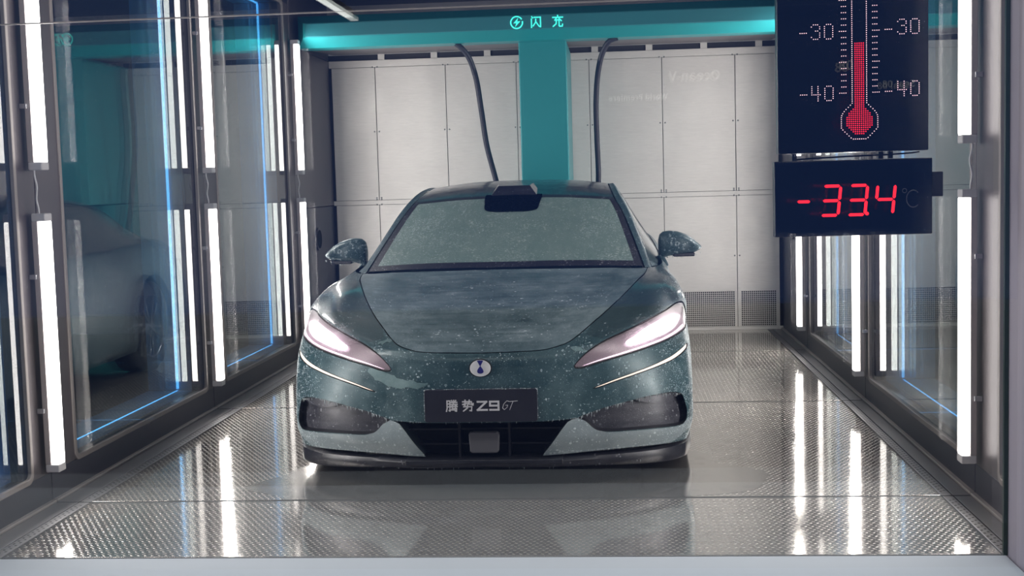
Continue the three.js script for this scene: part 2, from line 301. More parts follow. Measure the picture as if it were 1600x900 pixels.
M.pane = phys({ color: css(243, 248, 247), roughness: 0, transmission: 1, thickness: 0, ior: 1.62 });
M.frontPane = phys({ color: css(252, 251, 250), roughness: 0, transmission: 1, thickness: 0, ior: 1.85 });
M.under = std({ color: css(120, 112, 114), roughness: .5, metalness: .4 });
M.aluminium = std({ color: css(196, 188, 186), roughness: .4, metalness: .35 });
M.cap = std({ color: css(205, 203, 206), roughness: .5 });
M.diffuser = std({ color: css(255, 255, 255), emissive: lin(1, .985, .96), emissiveIntensity: TUBE_GLOW, roughness: .4 });
M.led = std({ color: css(90, 170, 255), emissive: lin(.10, .46, 1), emissiveIntensity: 2.0 });
M.teal = std({ color: css(30, 134, 140), roughness: .42, metalness: .1 });
M.tealGlow = std({ color: css(70, 235, 215), emissive: lin(.05, .75, .62), emissiveIntensity: .9 });
M.rubber = std({ color: css(26, 30, 44), roughness: .5 });
M.ceiling = std({ color: css(92, 90, 94), roughness: .4, metalness: .5 });
M.display = std({ color: css(4, 5, 9), roughness: .25 });
M.panelFace = std({ color: css(7, 8, 14), roughness: .12 });
M.dotWhite = std({ color: css(255, 225, 230), emissive: lin(1, .62, .68), emissiveIntensity: 1.1 });
M.dotRed = std({ color: css(230, 20, 50), emissive: lin(.9, .02, .05), emissiveIntensity: 1.1 });
M.segRed = std({ color: css(255, 30, 40), emissive: lin(1, .012, .025), emissiveIntensity: 1.6 });
M.segDim = std({ color: css(88, 88, 94), roughness: .6 });
M.plateInk = std({ color: css(214, 214, 218), roughness: .5 });
M.hallScreen = std({ color: css(10, 16, 34), emissive: lin(.05, .13, .45), emissiveIntensity: .28, roughness: .5 });
M.hallText = std({ color: css(230, 235, 245), emissive: lin(.9, .95, 1), emissiveIntensity: .2 });
M.hallLamp = std({ color: css(240, 248, 242), emissive: lin(.92, 1, .94), emissiveIntensity: 1.1 });
M.film = std({ map: plate, roughnessMap: makeTex(256, (u, v) => { const q = .14 + .10 * (fbm(u, v) - .45); return [q, q, q]; }), roughness: 1, metalness: .85 });
M.rimeGrain = std({ color: css(206, 216, 220), roughness: .35 });
/* ---------------------------------------------------------------- the chamber */
const XL = -2.575, XR = 1.535, FL = -2.553, FR = 1.508, ZF = -4.66, ZB = -11.66, TOP = 3.05, SEAMS = [5.52, 7.90, 10.23];
const floor = struct('floor');
{
  const zs = [-ZF, ...SEAMS, -ZB];
  /* ice melted off the car stands level with the tread in front of it and under it */
  const edge = (a) => 1 + .07 * Math.sin(3 * a + 1) + .05 * Math.sin(7 * a) + .03 * Math.sin(13 * a + 2), film = Array.from({ length: 90 }, (_, i) => { const a = i / 45 * Math.PI; return [CAR_X + .04 + 1.16 * Math.cos(a) * edge(a), Math.min(-5.532, -6.0 + .82 * Math.sin(a) * edge(a))]; });
  const filmed = (x, z) => { const a = Math.atan2((z + 6.0) / .82, (x - CAR_X - .04) / 1.16); return z < -5.53 && (Math.hypot((x - CAR_X - .04) / 1.16, (z + 6.0) / .82) < edge(a) || (Math.abs(x - CAR_X) < .93 && z < -6 && z > -10.7)); };
  { const g = new THREE.ShapeGeometry(new THREE.Shape(film.map(([x, z]) => V2(x, -z)))); g.rotateX(-Math.PI / 2); g.translate(0, .0006, 0); part(floor, 'ice_film', metreUV(g), M.film, 'dull film of ice'); }
  const lentil = new THREE.SphereGeometry(1, 8, 3, 0, Math.PI * 2, 0, Math.PI / 2); lentil.scale(.0088, .0011, .0026);
  for (let k = 0; k < 4; k++) {
    const z0 = -zs[k] - (k ? .010 : 0), z1 = -zs[k + 1] + (k < 3 ? .010 : 0);
    part(floor, 'floor_plate', box(FL + .157, FR - .117, -.03, 0, z0, z1, .002), M.plate);
    const spots = []; const p = .0275;
    for (let j = 0, z = z0 - .02; z > z1 + .02; z -= .024, j++) for (let x = FL + .175 + (j % 2) * p / 2, i = 0; x < FR - .13; x += p, i++) if (!filmed(x, z)) spots.push([x, z, (j % 2 ? .62 : -.62)]);
    const im = new THREE.InstancedMesh(lentil, M.tread, spots.length), o = new THREE.Object3D();
    spots.forEach(([x, z, a], i) => { o.position.set(x, -.0002, z); o.rotation.set(0, a, 0); o.updateMatrix(); im.setMatrixAt(i, o.matrix); });
    im.name = numbered('raised_tread'); im.userData.kind = 'stuff'; im.receiveShadow = true; floor.add(im);
    for (const [a, b, c, name] of [[FL - .02, FL + .098, 1, 'floor_flange'], [FR - .063, FR + .02, 1, 'floor_flange'], [FL + .104, FL + .153, 0, 'drain_strip'], [FR - .113, FR - .069, 0, 'drain_strip']]) part(floor, name, box(a, b, -.03, 0, z0, z1, .0015), M.flange);
    const holes = [];
    for (const xc of [FL + .1285, FR - .091]) for (let z = z0 - .06, q = 0; z > z1 + .05; z -= .042, q++) for (const dx of [-.009, .009]) { const h = new THREE.CircleGeometry(.0058, 8); h.rotateX(-Math.PI / 2); h.translate(xc + dx, .0006, z - (dx > 0 ? .018 : 0)); holes.push(h); }
    tag(part(floor, 'drain_hole', holes, M.hole), null, null, null, 'stuff');
  }
  for (const s of SEAMS) part(floor, 'floor_joint', box(FL + .1, FR - .065, -.03, -.0006, -s - .010, -s + .010), M.hole);
  part(floor, 'subfloor', box(FL - .5, FR + .5, -.2, -.03, ZF - .002, ZB - .2), M.hole);
}
/* back wall: stainless panels, slots above, punched vents below */
const back = struct('wall_back');
{
  const xs = [FL, -2.147, -1.495, -.845, -.183, .473, 1.126, FR], g = .0025, z = ZB;
  part(back, 'wall_core', box(XL - .2, XR + .2, 0, TOP, z - .2, z - .025), M.ventBack);
  part(back, 'wall_rail', box(XL, XR, 1.2265, 1.2685, z - .024, z, .002), M.steelWall); part(back, 'wall_rail', box(XL, XR, 2.4885, 2.553, z - .024, z, .002), M.steelWall);
  part(back, 'wall_rail', box(XL, XR, 2.605, TOP, z - .024, z, .002), M.steelWall); part(back, 'base_rail', box(XL, XR, 0, .028, z - .024, z, .002), M.steelWall);
  const rivet = new THREE.SphereGeometry(.008, 8, 4, 0, Math.PI * 2, 0, Math.PI / 2); rivet.rotateX(Math.PI / 2);
  for (let i = 0; i < 7; i++) {
    const x0 = xs[i] + g, x1 = xs[i + 1] - g, m = i === 0 || i === 6 ? .03 : .022;
    part(back, 'wall_panel', box(x0, x1, 1.271, 2.486, z - .024, z, .002), M.steelWall);
    const vy0 = .034, vy1 = .356;
    part(back, 'wall_panel', [box(x0, x1, vy1, 1.224, z - .024, z, .001), box(x0, x0 + m, .03, vy1, z - .024, z), box(x1 - m, x1, .03, vy1, z - .024, z)], M.steelWall);
    const bars = [], pitch = .0185, a = x0 + m, b = x1 - m, nx = Math.round((b - a) / pitch), ny = Math.round((vy1 - vy0) / pitch);
    for (let q = 0; q <= nx; q++) { const x = a + (b - a) * q / nx; bars.push(new THREE.BoxGeometry(.0052, vy1 - vy0, .004).translate(x, (vy0 + vy1) / 2, z - .008)); }
    for (let q = 0; q <= ny; q++) { const y = vy0 + (vy1 - vy0) * q / ny; bars.push(new THREE.BoxGeometry(b - a, .0052, .004).translate((a + b) / 2, y, z - .0078)); }
    tag(part(back, 'vent_grille', bars, M.steelWall), null, null, null, 'stuff');
    const rv = []; if (i) for (const [y, s] of [[1.262, 1], [1.24, -1], [1.9, 0], [.68, 0], [2.478, 1], [1.29, 0]]) for (const dx of [-.022, .022]) rv.push(rivet.clone().translate(xs[i] + dx, y + s * .012, z));
    if (rv.length) tag(part(back, 'rivet', rv, M.chrome), null, null, null, 'stuff');
  }
  for (let x = XL + .03; x < XR - .05; x += .4895) part(back, 'slot_divider', box(x + .43, x + .4895, 2.554, 2.604, z - .024, z - .001), M.steelWall);
}
/* ceiling */
const ceiling = struct('ceiling');
for (let k = 0, zs = [-ZF + .02, ...SEAMS, -ZB]; k < 4; k++) for (const [a, b] of [[XL, (XL + XR) / 2], [(XL + XR) / 2, XR]]) part(ceiling, 'ceiling_panel', box(a + .003, b - .003, TOP, TOP + .06, -zs[k] - .003, -zs[k + 1] + .003, .003), M.ceiling);
part(ceiling, 'ceiling_core', box(XL - .11, XR + .11, TOP + .061, TOP + .16, ZF, ZB - .2), M.hole);

/* side walls with their triple-glazed windows */
const WINS = { left: [[-4.74, -5.33], [-5.78, -7.77], [-8.16, -10.04]], right: [[-4.74, -5.19], [-5.59, -7.79], [-8.18, -10.06]] }, WY0 = .14, WY1 = 2.88;
function roundRect(z0, z1, y0, y1, r) { const s = new THREE.Shape(); s.moveTo(z0 + r, y0); s.lineTo(z1 - r, y0); s.absarc(z1 - r, y0 + r, r, -Math.PI / 2, 0); s.lineTo(z1, y1 - r); s.absarc(z1 - r, y1 - r, r, 0, Math.PI / 2); s.lineTo(z0 + r, y1); s.absarc(z0 + r, y1 - r, r, Math.PI / 2, Math.PI); s.lineTo(z0, y0 + r); s.absarc(z0 + r, y0 + r, r, Math.PI, Math.PI * 1.5); return s; }
let windowNumber = 0;
function sideWall(X, o, name) {                        // o: outward, -1 left, +1 right
  const WIN = WINS[name], w = struct('wall_' + name), at = (d) => X + o * d;
  const B = (d0, d1, y0, y1, z0, z1, bev = .003) => box(at(d0), at(d1), y0, y1, z0, z1, bev);
  SEAMS.forEach((s, i) => part(w, 'bottom_rail', B(0, .1, 0, WY0, -(i ? SEAMS[i - 1] : -ZF) - .004, -s + .004), M.darkSteel));
  SEAMS.forEach((s, i) => part(w, 'top_rail', B(0, .1, WY1, TOP, -(i ? SEAMS[i - 1] : -ZF) - .004, -s + .004), M.darkSteel));
  part(w, 'wall_post', B(0, .1, WY0, WY1, ZF - .004, WIN[0][0]), M.postSteel);
  SEAMS.forEach((s, i) => { part(w, 'wall_post', B(0, .1, WY0, WY1, WIN[i][1], -s + .004), M.postSteel); if (i < 2) part(w, 'wall_post', B(0, .1, WY0, WY1, -s - .004, WIN[i + 1][0]), M.postSteel); });
  part(w, 'end_panel', B(0, .1, 0, 1.226, -SEAMS[2] - .004, ZB), M.darkSteel); part(w, 'end_panel', B(0, .1, 1.232, 2.55, -SEAMS[2] - .004, ZB), M.postSteel); part(w, 'end_panel', B(0, .1, 2.556, TOP, -SEAMS[2] - .004, ZB), M.postSteel);
  for (const s of SEAMS) part(w, 'wall_seal', B(.03, .1, 0, TOP, -s - .01, -s + .01, 0), M.hole);
  SEAMS.concat(-ZB).forEach((s, i) => part(w, 'base_bead', B(-.022, .01, 0, .014, -(i ? SEAMS[i - 1] : -ZF) - .004, -s + .004, .005), M.trim));
  const ring = new THREE.CylinderGeometry(.1, .1, .02, 28).rotateZ(Math.PI / 2).translate(at(-.006), .95, -10.95), inner = new THREE.CylinderGeometry(.08, .08, .02, 28).rotateZ(Math.PI / 2).translate(at(-.010), .95, -10.95);
  const v = part(w, 'round_vent', ring, M.darkSteel); part(v, 'vent_opening', inner, M.hole);
  WIN.forEach(([z0, z1], i) => {
    const n = struct('window_' + ++windowNumber);
    const outer = roundRect(z1 - .004, z0 + .004, WY0 - .004, WY1 + .004, .045); outer.holes.push(roundRect(z1 + .016, z0 - .016, WY0 + .016, WY1 - .016, .03));
    const tg = new THREE.ExtrudeGeometry(outer, { depth: .012, bevelEnabled: true, bevelSize: .003, bevelThickness: .003, bevelSegments: 2, curveSegments: 8 }); tg.rotateY(-Math.PI / 2); // shape x -> z
    tg.translate(at(o < 0 ? -.004 : .012), 0, 0); part(n, 'window_trim', tg, M.trim);
    for (const d of [.012, .046, .068]) { const pg = new THREE.PlaneGeometry(Math.abs(z1 - z0), WY1 - WY0); pg.rotateY(-o * Math.PI / 2); pg.translate(at(d), (WY0 + WY1) / 2, (z0 + z1) / 2); part(n, 'glass_pane', pg, M.pane); }
    const a = z0 + .07, b = z1 - .10;
    part(n, 'window_sill', B(.102, .42, .06, .128, a, b), M.jamb); part(n, 'window_head', B(.102, .42, WY1 + .01, WY1 + .07, a, b), M.jamb);
    part(n, 'window_jamb', B(.102, .42, .13, WY1 + .008, b, b - .05), M.jamb); part(n, 'window_jamb', B(.102, .42, .13, WY1 + .008, a, a + .05), M.jamb);
    const led = (g, p, s, look) => { part(n, 'led_strip', g, M.led, 'glowing blue line'); const l = new THREE.RectAreaLight(lin(.13, .46, 1), 1.0, ...s); l.position.set(...p); l.lookAt(...look); scene.add(l); };
    const zc = (a + b) / 2, L = a - b - .03, yc = (.145 + WY1) / 2, H = WY1 - .15, xm = at(.225);
    led(box(xm - .004, xm + .004, .128, .132, a - .012, b + .012, .001), [xm, .142, zc], [L, .012], [xm, 5, zc + .0001]);
    led(box(xm - .006, xm + .006, WY1 - .002, WY1 + .01, a - .012, b + .012, .001), [xm, WY1 - .004, zc], [L, .012], [xm, -5, zc + .0001]);
    led(box(xm - .007, xm + .007, .14, WY1 - .002, b, b + .012, .001), [xm, yc, b + .014], [.012, H], [xm, yc, 5]);
    led(box(xm - .007, xm + .007, .14, WY1 - .002, a - .012, a, .001), [xm, yc, a - .014], [.012, H], [xm, yc, -50]);
  });
}
sideWall(XL, -1, 'left'); sideWall(XR, 1, 'right');

/* tube lights: two on every post, one above the other, with a lead between them */
const WHICH = ['nearest the front glass', 'on the middle post', 'farthest back near the rear wall'];
for (const [X, o, side] of [[XL, -1, 'left'], [XR, 1, 'right']]) [5.455, 7.845, 10.2].forEach((zc, k) => {
  for (const [y0, y1, which] of [[.16, 1.32, 'lower'], [1.51, k === 2 ? 2.59 : 2.655, 'upper']]) {
    const t = thing('tube_light', `${which} white tube light on the ${side} wall, ${WHICH[k]}`, 'light', [X - o * .022, y0, -zc], 'white tube lights on the side wall posts');
    const h = y1 - y0, x = (a, b) => [Math.min(-o * a, -o * b), Math.max(-o * a, -o * b)];
    part(t, 'housing', box(...x(0, .026), .036, h - .036, -.036, .036, .003), M.aluminium);
    part(t, 'diffuser', box(...x(.0265, .062), .034, h - .034, -.0355, .0355, .008), M.diffuser);
    for (const [a, b] of [[0, .036], [h - .036, h]]) part(t, 'end_cap', box(...x(-.0005, .063), a, b, -.0368, .0368, .006), M.cap);
    for (const y of [.28, h - .28]) part(t, 'bracket', box(...x(-.021, .012), y - .011, y + .011, .02, .047, .002), M.chrome);
    const l = new THREE.RectAreaLight(lin(1, .977, .945), TUBE_POWER, .07, h - .08); l.position.set(X - o * (.022 + .0655), (y0 + y1) / 2, -zc); l.lookAt(X - o * 5, (y0 + y1) / 2, -zc); scene.add(l);
  }
  const xa = X - o * .037; const c = part(scene, 'power_cable', tube([[xa, 1.515, -zc + .012], [xa, 1.49, -zc + .012], [xa - o * .012, 1.44, -zc + .02], [xa + o * .004, 1.38, -zc - .004], [xa, 1.335, -zc - .012], [xa, 1.315, -zc - .012]], .0042, 24, 6), M.white);
  tag(c, `thin white cable joining two ${side} wall tube lights, ${WHICH[k]}`, 'cable', 'white cables between the tube lights');
});

/* front: sill, right post, glass */
part(scene, 'front_sill', box(-4, 1.404, -.25, .0, -4.645, -3.2, .006), M.sill).userData.kind = 'structure'; scene.children.at(-1).name = 'trim_1';
part(scene, 'front_post', box(1.408, 1.95, -.25, TOP + .1, -4.66, -4.45, .006), std({ color: css(168, 162, 176), roughness: .6 })).userData.kind = 'structure'; scene.children.at(-1).name = 'trim_2';
const front = struct('window_front');
for (const zq of [ZF + .012, -4.50]) for (const [y0, y1] of zq < -4.6 ? [[0, 2.036], [2.042, TOP]] : [[0, TOP]]) { const g = new THREE.PlaneGeometry(1.404 - XL, y1 - y0); g.translate((1.404 + XL) / 2, (y0 + y1) / 2, zq); part(front, 'glass_pane', g, M.frontPane); }
part(front, 'glass_joint', box(XL, 1.404, 2.0365, 2.0415, ZF + .008, ZF + .016), M.trim);
part(front, 'edge_seal', box(1.392, 1.406, 0, TOP, ZF + .004, ZF + .02), std({ color: css(40, 60, 58), roughness: .3 }));
front.name = 'window_7';

/* charging canopy on the back wall */
{
  const t = thing('charging_canopy', 'teal overhead charging beam with a rear column and glowing sign', 'charger', [-.535, 0, ZB]);
  const x0 = -2.01, x1 = 2.01;
  const f = extrude([[x0 + .10, 2.622], [x1 - .10, 2.622], [x1 - .10, 2.722], [x0 + .10, 2.722]], .012, .004);
  const g = new THREE.ExtrudeGeometry(new THREE.Shape([V2(x0 + .075, 2.615), V2(x1 - .075, 2.615), V2(x1 - .075, 2.73), V2(x0 + .075, 2.73)]), { depth: .2, bevelEnabled: true, bevelSize: .072, bevelThickness: .13, bevelSegments: 1 });
  g.translate(0, 0, 1.05); g.computeVertexNormals(); part(t, 'beam', g, M.teal); part(t, 'beam_housing', box(x0 + .02, x1 - .02, 2.68, 2.79, .004, 1.0, .004), M.teal);
  f.translate(0, 0, 1.374); part(t, 'front_panel', f, std({ color: css(48, 122, 132), roughness: .3 }), 'slightly greyer flat front panel');
  { const u = extrude([[.03, 2.606], [1.10, 2.548], [1.10, 2.560], [.03, 2.618]], x1 - x0 - .06, .001); u.rotateY(-Math.PI / 2); u.translate(x1 - .03, 0, 0); part(t, 'underside', metreUV(u), M.under, 'grey metal underside'); }
  part(t, 'column', box(-.205, .19, 1.3, 2.552, .004, 1.13, .012), M.teal); part(t, 'column_base', box(-.205, .19, 0, 1.298, .004, .6, .012), M.teal);
  const s = []; const zf = 1.392, y = 2.628, h = .088;
  const ringG = new THREE.TorusGeometry(.047, .0055, 6, 32, Math.PI * 1.9); ringG.rotateZ(.5); ringG.translate(-.195, y + .044, zf); s.push(ringG);
  s.push(extrude([[-.182, .036 + y + .044], [-.222, y + .038], [-.198, y + .038], [-.208, y + .008], [-.166, y + .052], [-.190, y + .052]], .004).translate(0, 0, zf - .002));
  
  part(t, 'bolt_symbol', s, M.tealGlow, 'glowing lightning bolt in a ring'); for (const [n, x] of [['flash', -.085], ['charge', .09]]) part(t, 'sign_character', glyph(n, x, y, h, .0095, .004).map((q) => q.translate(0, 0, zf - .002)), M.tealGlow);
}
const hoseL = part(scene, 'charging_hose', tube([[-1.25, 2.545, -10.48], [-1.215, 2.52, -10.49], [-1.155, 2.44, -10.54], [-1.11, 2.28, -10.64], [-1.08, 2.0, -10.74], [-1.05, 1.72, -10.8], [-.985, 1.42, -10.86], [-.93, 1.15, -10.9], [-.88, .95, -10.86], [-.87, .88, -10.80]], .023, 60, 10), M.rubber);
tag(hoseL, 'black charging hose hanging to the left of the teal column', 'hose', 'black hoses hanging from the charging beam');
const hoseR = part(scene, 'charging_hose', tube([[.07, 2.545, -10.48], [.01, 2.525, -10.49], [-.045, 2.45, -10.54], [-.09, 2.30, -10.64], [-.115, 2.05, -10.74], [-.115, 1.75, -10.8], [-.11, 1.42, -10.86], [-.13, 1.15, -10.9], [-.17, .98, -10.86], [-.18, .90, -10.80]], .023, 60, 10), M.rubber);
tag(hoseR, 'black charging hose hanging to the right of the teal column', 'hose', 'black hoses hanging from the charging beam');

/* LED thermometer and temperature panel just behind the front glass */
{
  const zf = -4.705, t = thing('thermometer_display', 'dark hanging LED display with a red dotted thermometer scale', 'display', [.875, 1.475, zf - .035]);
  part(t, 'case', box(-.268, .268, 0, .95, -.03, .03, .004), M.display);
  for (const x of [-.2, .17]) part(t, 'hanger', box(x, x + .03, .95, TOP - 1.475, -.01, .01), M.black);
  const p = .00735, cx = .8985 - .875, y40 = .213, W = [], R = [], dot = (list, c, r, q = .0018) => list.push(new THREE.CylinderGeometry(q, q, .002, 6).rotateX(Math.PI / 2).translate(cx + c * p, y40 + r * p, .0308));
  for (let r = -5; r < 98; r++) { dot(W, -3.5, r); dot(W, 3.5, r); }
  for (let k = 0; k < 31; k++) { const r = k * 3, long = k % 5 === 0; for (const c of [6.5, 7.5, 8.5, ...(long ? [9.5] : [])]) { dot(W, c, r); dot(W, -c, r); } }
  const D = { 3: ['01110', '10001', '00001', '00110', '00001', '00001', '10001', '01110'], 0: ['01110', '10001', '10001', '10001', '10001', '10001', '10001', '01110'], 4: ['10010', '10010', '10010', '10010', '11111', '00010', '00010', '00010'], 2: ['01110', '10001', '00001', '00010', '00100', '01000', '10000', '11111'] };
  const digit = (ch, c0, r0) => D[ch].forEach((row, i) => [...row].forEach((b, j) => b === '1' && dot(W, c0 + j, r0 + 3.8 - i)));
  for (const [n, r] of [['4', 0], ['3', 30], ['2', 60]]) { for (let c = 0; c < 4; c++) { dot(W, -28.5 + c, r - .3); dot(W, 12.5 + c, r + .2); } digit(n, -23, r - .2); digit('0', -16.7, r - .2); digit(n, 18.5, r + 1); digit('0', 24.7, r + 1); }
  for (const [c, r] of [[-4.4, -6], [-5.4, -7], [-6.5, -8], [-7.4, -9], [-8.1, -10], [-8.6, -11]]) { dot(W, c, r); dot(W, -c, r); }
  for (let r = -12; r >= -17; r--) { dot(W, -8.8, r); dot(W, 8.8, r); } for (const [c, r] of [[-8.1, -18], [-7.1, -19], [-6.1, -20], [-5.1, -21], [-4.1, -22]]) { dot(W, c, r); dot(W, -c, r); } for (let c = -3; c <= 3; c++) dot(W, c, -22.6);
  for (let r = -7; r <= 24; r++) for (let c = -2; c <= 2; c++) dot(R, c, r, .0024);
  for (let r = -8; r >= -20; r--) { const hw = r > -10 ? 3 + (-8 - r) : r > -12 ? 5 : r >= -16 ? 6 : r === -17 ? 5 : 6 + (-16 - r) * -1; for (let c = -hw; c <= hw; c++) dot(R, c, r, .0024); }
  tag(part(t, 'scale_dots', W, M.dotWhite, 'pinkish white LED dots of scale and figures'), null, null, null, 'stuff');
  tag(part(t, 'column_dots', R, M.dotRed, 'red LED dots of the filled column and bulb'), null, null, null, 'stuff');

  const q = thing('temperature_panel', 'black temperature panel showing minus 33.4 in red figures', 'display', [.875, 1.172, zf - .035]);
  part(q, 'case', box(-.282, .282, 0, .276, -.03, .028, .004), M.display); part(q, 'face', box(-.278, .278, .004, .272, .028, .030), M.panelFace);
  part(q, 'side_box', box(.283, .322, .135, .225, -.02, .02, .003), M.black); for (const x of [-.215, .095, .13]) part(q, 'mount', box(x, x + .017, .277, .3025, -.008, .008), M.black);
  const seg = [], k = 1 / 422, face = (n, list) => { part(q, n, list.splice(0), M.segRed, 'glowing red'); }, X = (px) => (px - 1333) * k, Y = (py) => .276 - (py - 250.5) * k - .0035, sl = .1, th = .0105;
  const S = (x, y, vert, len) => { const a = len / 2, b = th / 2, pts = [[-a, 0], [-a + b, b], [a - b, b], [a, 0], [a - b, -b], [-a + b, -b]]; const g = extrude(pts, .0015); if (vert) g.rotateZ(Math.PI / 2); g.translate(x, y, .030); return g; };
  const dig = (px, segs) => { const w = .062, h = .106, ym = Y(311); const list = { a: [0, h / 2, 0], g: [0, 0, 0], d: [0, -h / 2, 0], b: [w / 2, h / 4, 1], c: [w / 2, -h / 4, 1], f: [-w / 2, h / 4, 1], e: [-w / 2, -h / 4, 1] };
    for (const s of segs) { const [x, y, v] = list[s], g = S(0, 0, v, v ? h / 2 - .004 : w - .006); g.applyMatrix4(new THREE.Matrix4().set(1, sl, 0, 0, 0, 1, 0, 0, 0, 0, 1, 0, 0, 0, 0, 1)); g.translate(X(px) + x + sl * y, ym + y, 0); seg.push(g); } };
  seg.push(S(X(1258), Y(311.5), 0, .046)); face('minus_sign', seg); dig(1299, 'abgcd'); face('digit', seg); dig(1339.5, 'abgcd'); face('digit', seg); dig(1381, 'fgbc'); face('digit', seg); seg.push(new THREE.CylinderGeometry(.0065, .0065, .002, 12).rotateX(Math.PI / 2).translate(X(1353.5), Y(332), .031));
  face('decimal_point', seg);
  const deg = [new THREE.TorusGeometry(.0075, .0012, 6, 20).translate(X(1410), Y(298.5), .031), ...(() => { const c = new THREE.TorusGeometry(.028, .0016, 6, 24, Math.PI * 1.5); c.rotateZ(Math.PI / 4); c.scale(.85, 1.1, 1); c.translate(X(1423), Y(311), .031); return [c]; })()];
  deg.forEach((g, i) => part(q, i ? 'unit_letter' : 'degree_ring', g, M.segDim, 'dim grey'));
  const cb = part(scene, 'display_cable', tube([[.665, 1.4525, zf - .05], [.7, 1.455, zf - .03], [.85, 1.46, zf - .03], [1.0, 1.463, zf - .03], [1.09, 1.467, zf - .03], [1.12, 1.470, zf - .05]], .003, 30, 6), M.black);
  tag(cb, 'thin black cable running in the gap between the two displays', 'cable');
}

/* the LED wall of the hall behind the viewer, mirrored in the front glass */
{
  const sc = thing('hall_screen', 'large deep blue LED wall of the hall, mirrored faintly in the front glass', 'screen', [0, 0, 7]);
  part(sc, 'panel', box(-9, 9, -.2, 7, 0, .2), M.hallScreen);
  const pl = thing('hall_lamp', 'flat white ceiling lamp of the hall above the front sill', 'lamp', [-.4, 3.62, -2.95]);
  part(pl, 'diffuser', box(-3, 3, 0, .02, -.5, .5, .004), M.hallLamp); part(pl, 'housing', box(-3.02, 3.02, .021, .08, -.52, .52, .004), M.cap); for (const x of [-2.5, 2.5]) part(pl, 'hanger', box(x - .006, x + .006, .08, 3, -.006, .006), M.black);
  const lamp = thing('hall_lamp', 'long white tube lamp of the hall, mirrored at the upper edge of the front glass', 'lamp', [-2.78, 3.25, 2.7]);
  part(lamp, 'diffuser', box(-.045, .045, -.03, 0, -2, 2, .01), M.hallLamp); part(lamp, 'housing', box(-.05, .05, .001, .05, -2.02, 2.02, .004), M.cap); for (const z of [-1.5, 1.5]) part(lamp, 'hanger', box(-.006, .006, .05, 3, z - .006, z + .006), M.black);
  const hl = new THREE.RectAreaLight(lin(.95, 1, .96), 2, .09, 4); hl.position.set(-2.78, 3.215, 2.7); hl.lookAt(-2.78, 0, 2.7001); scene.add(hl);
  const font = await new FontLoader().loadAsync('fonts/droid/droid_sans_bold.typeface.json');
  for (const [text, xr, y, cap] of [['Ocean-V', 1.37, 2.60, .115], ['08', 2.98, 2.66, .115], ['Seal 08', 3.72, 2.43, .085], ['World Premiere', .72, 2.38, .07]]) {
    const g = new TextGeometry(text, { font, size: cap, depth: .004, curveSegments: 4, bevelEnabled: false }); g.rotateY(Math.PI); g.translate(xr, y, -.002); part(sc, 'headline', g, M.hallText);
  }
}
part(scene, 'hall_floor', [box(-12, XL - .5, -.3, -.2, 9, -14), box(XR + .5, 12, -.3, -.2, 9, -14), box(XL - .5, XR + .5, -.3, -.2, 9, -3.2)], std({ color: css(40, 42, 48), roughness: .35 })).userData.kind = 'structure';
/* ---------------------------------------------------------------- the car: parts */
const car = thing('car', 'frosted dark teal saloon car with lit headlights, facing the glass', 'car', [CAR_X, 0, CAR_Z]);
const HOOD = spline([[0, .635], [.145, .638], [.28, .643], [.325, .650], [.393, .667], [.437, .690], [.498, .728], [.567, .770], [.652, .824], [.735, .877], [.775, .898], [.79, .912]], 44, false);
const hoodPoly = [...HOOD, [.79, 1.05], [-.79, 1.05], ...flip(HOOD).reverse().slice(0, -1)];
const LAMP = spline([[.945, .778], [.92, .78], [.87, .763], [.80, .742], [.73, .718], [.645, .690], [.555, .660], [.491, .628], [.446, .592], [.421, .560], [.45, .555], [.54, .575], [.64, .594], [.75, .615], [.84, .635], [.91, .656], [.946, .672], [.958, .70], [.957, .745]], 64);
const DRL = spline([[.952, .602], [.935, .594], [.88, .567], [.80, .541], [.69, .513], [.59, .487], [.50, .457], [.53, .461], [.60, .480], [.70, .503], [.80, .526], [.88, .547], [.93, .570], [.952, .588]], 44);
const INTAKE = spline([[.927, .352], [.912, .383], [.87, .399], [.80, .402], [.72, .395], [.65, .384], [.567, .368], [.485, .346], [.432, .328], [.455, .315], [.473, .302], [.49, .283], [.515, .264], [.56, .254], [.68, .249], [.79, .245], [.865, .239], [.918, .238], [.936, .255], [.940, .297]], 60);
const CEN = [[0, .326], [.2, .326], [.36, .326], [.428, .326], [.405, .322], [.384, .3135], [.355, .278], [.33, .243], [.30, .203], [.275, .172], [.262, .150], [.262, .1], [0, .1]];
const cenPoly = [...CEN, [-.262, .1], ...flip(CEN.slice(0, 11)).reverse().slice(0, -1)];
const ICE = [spline([[-.535, .553], [-.49, .566], [-.44, .548], [-.39, .530], [-.31, .515], [-.236, .503], [-.262, .487], [-.34, .484], [-.42, .482], [-.455, .497], [-.505, .520]], 36), spline([[-.50, .668], [-.455, .686], [-.405, .699], [-.43, .680], [-.47, .668]], 16), spline([[.405, .645], [.43, .652], [.465, .631], [.485, .624], [.45, .626]], 16)];
let body = BASE;
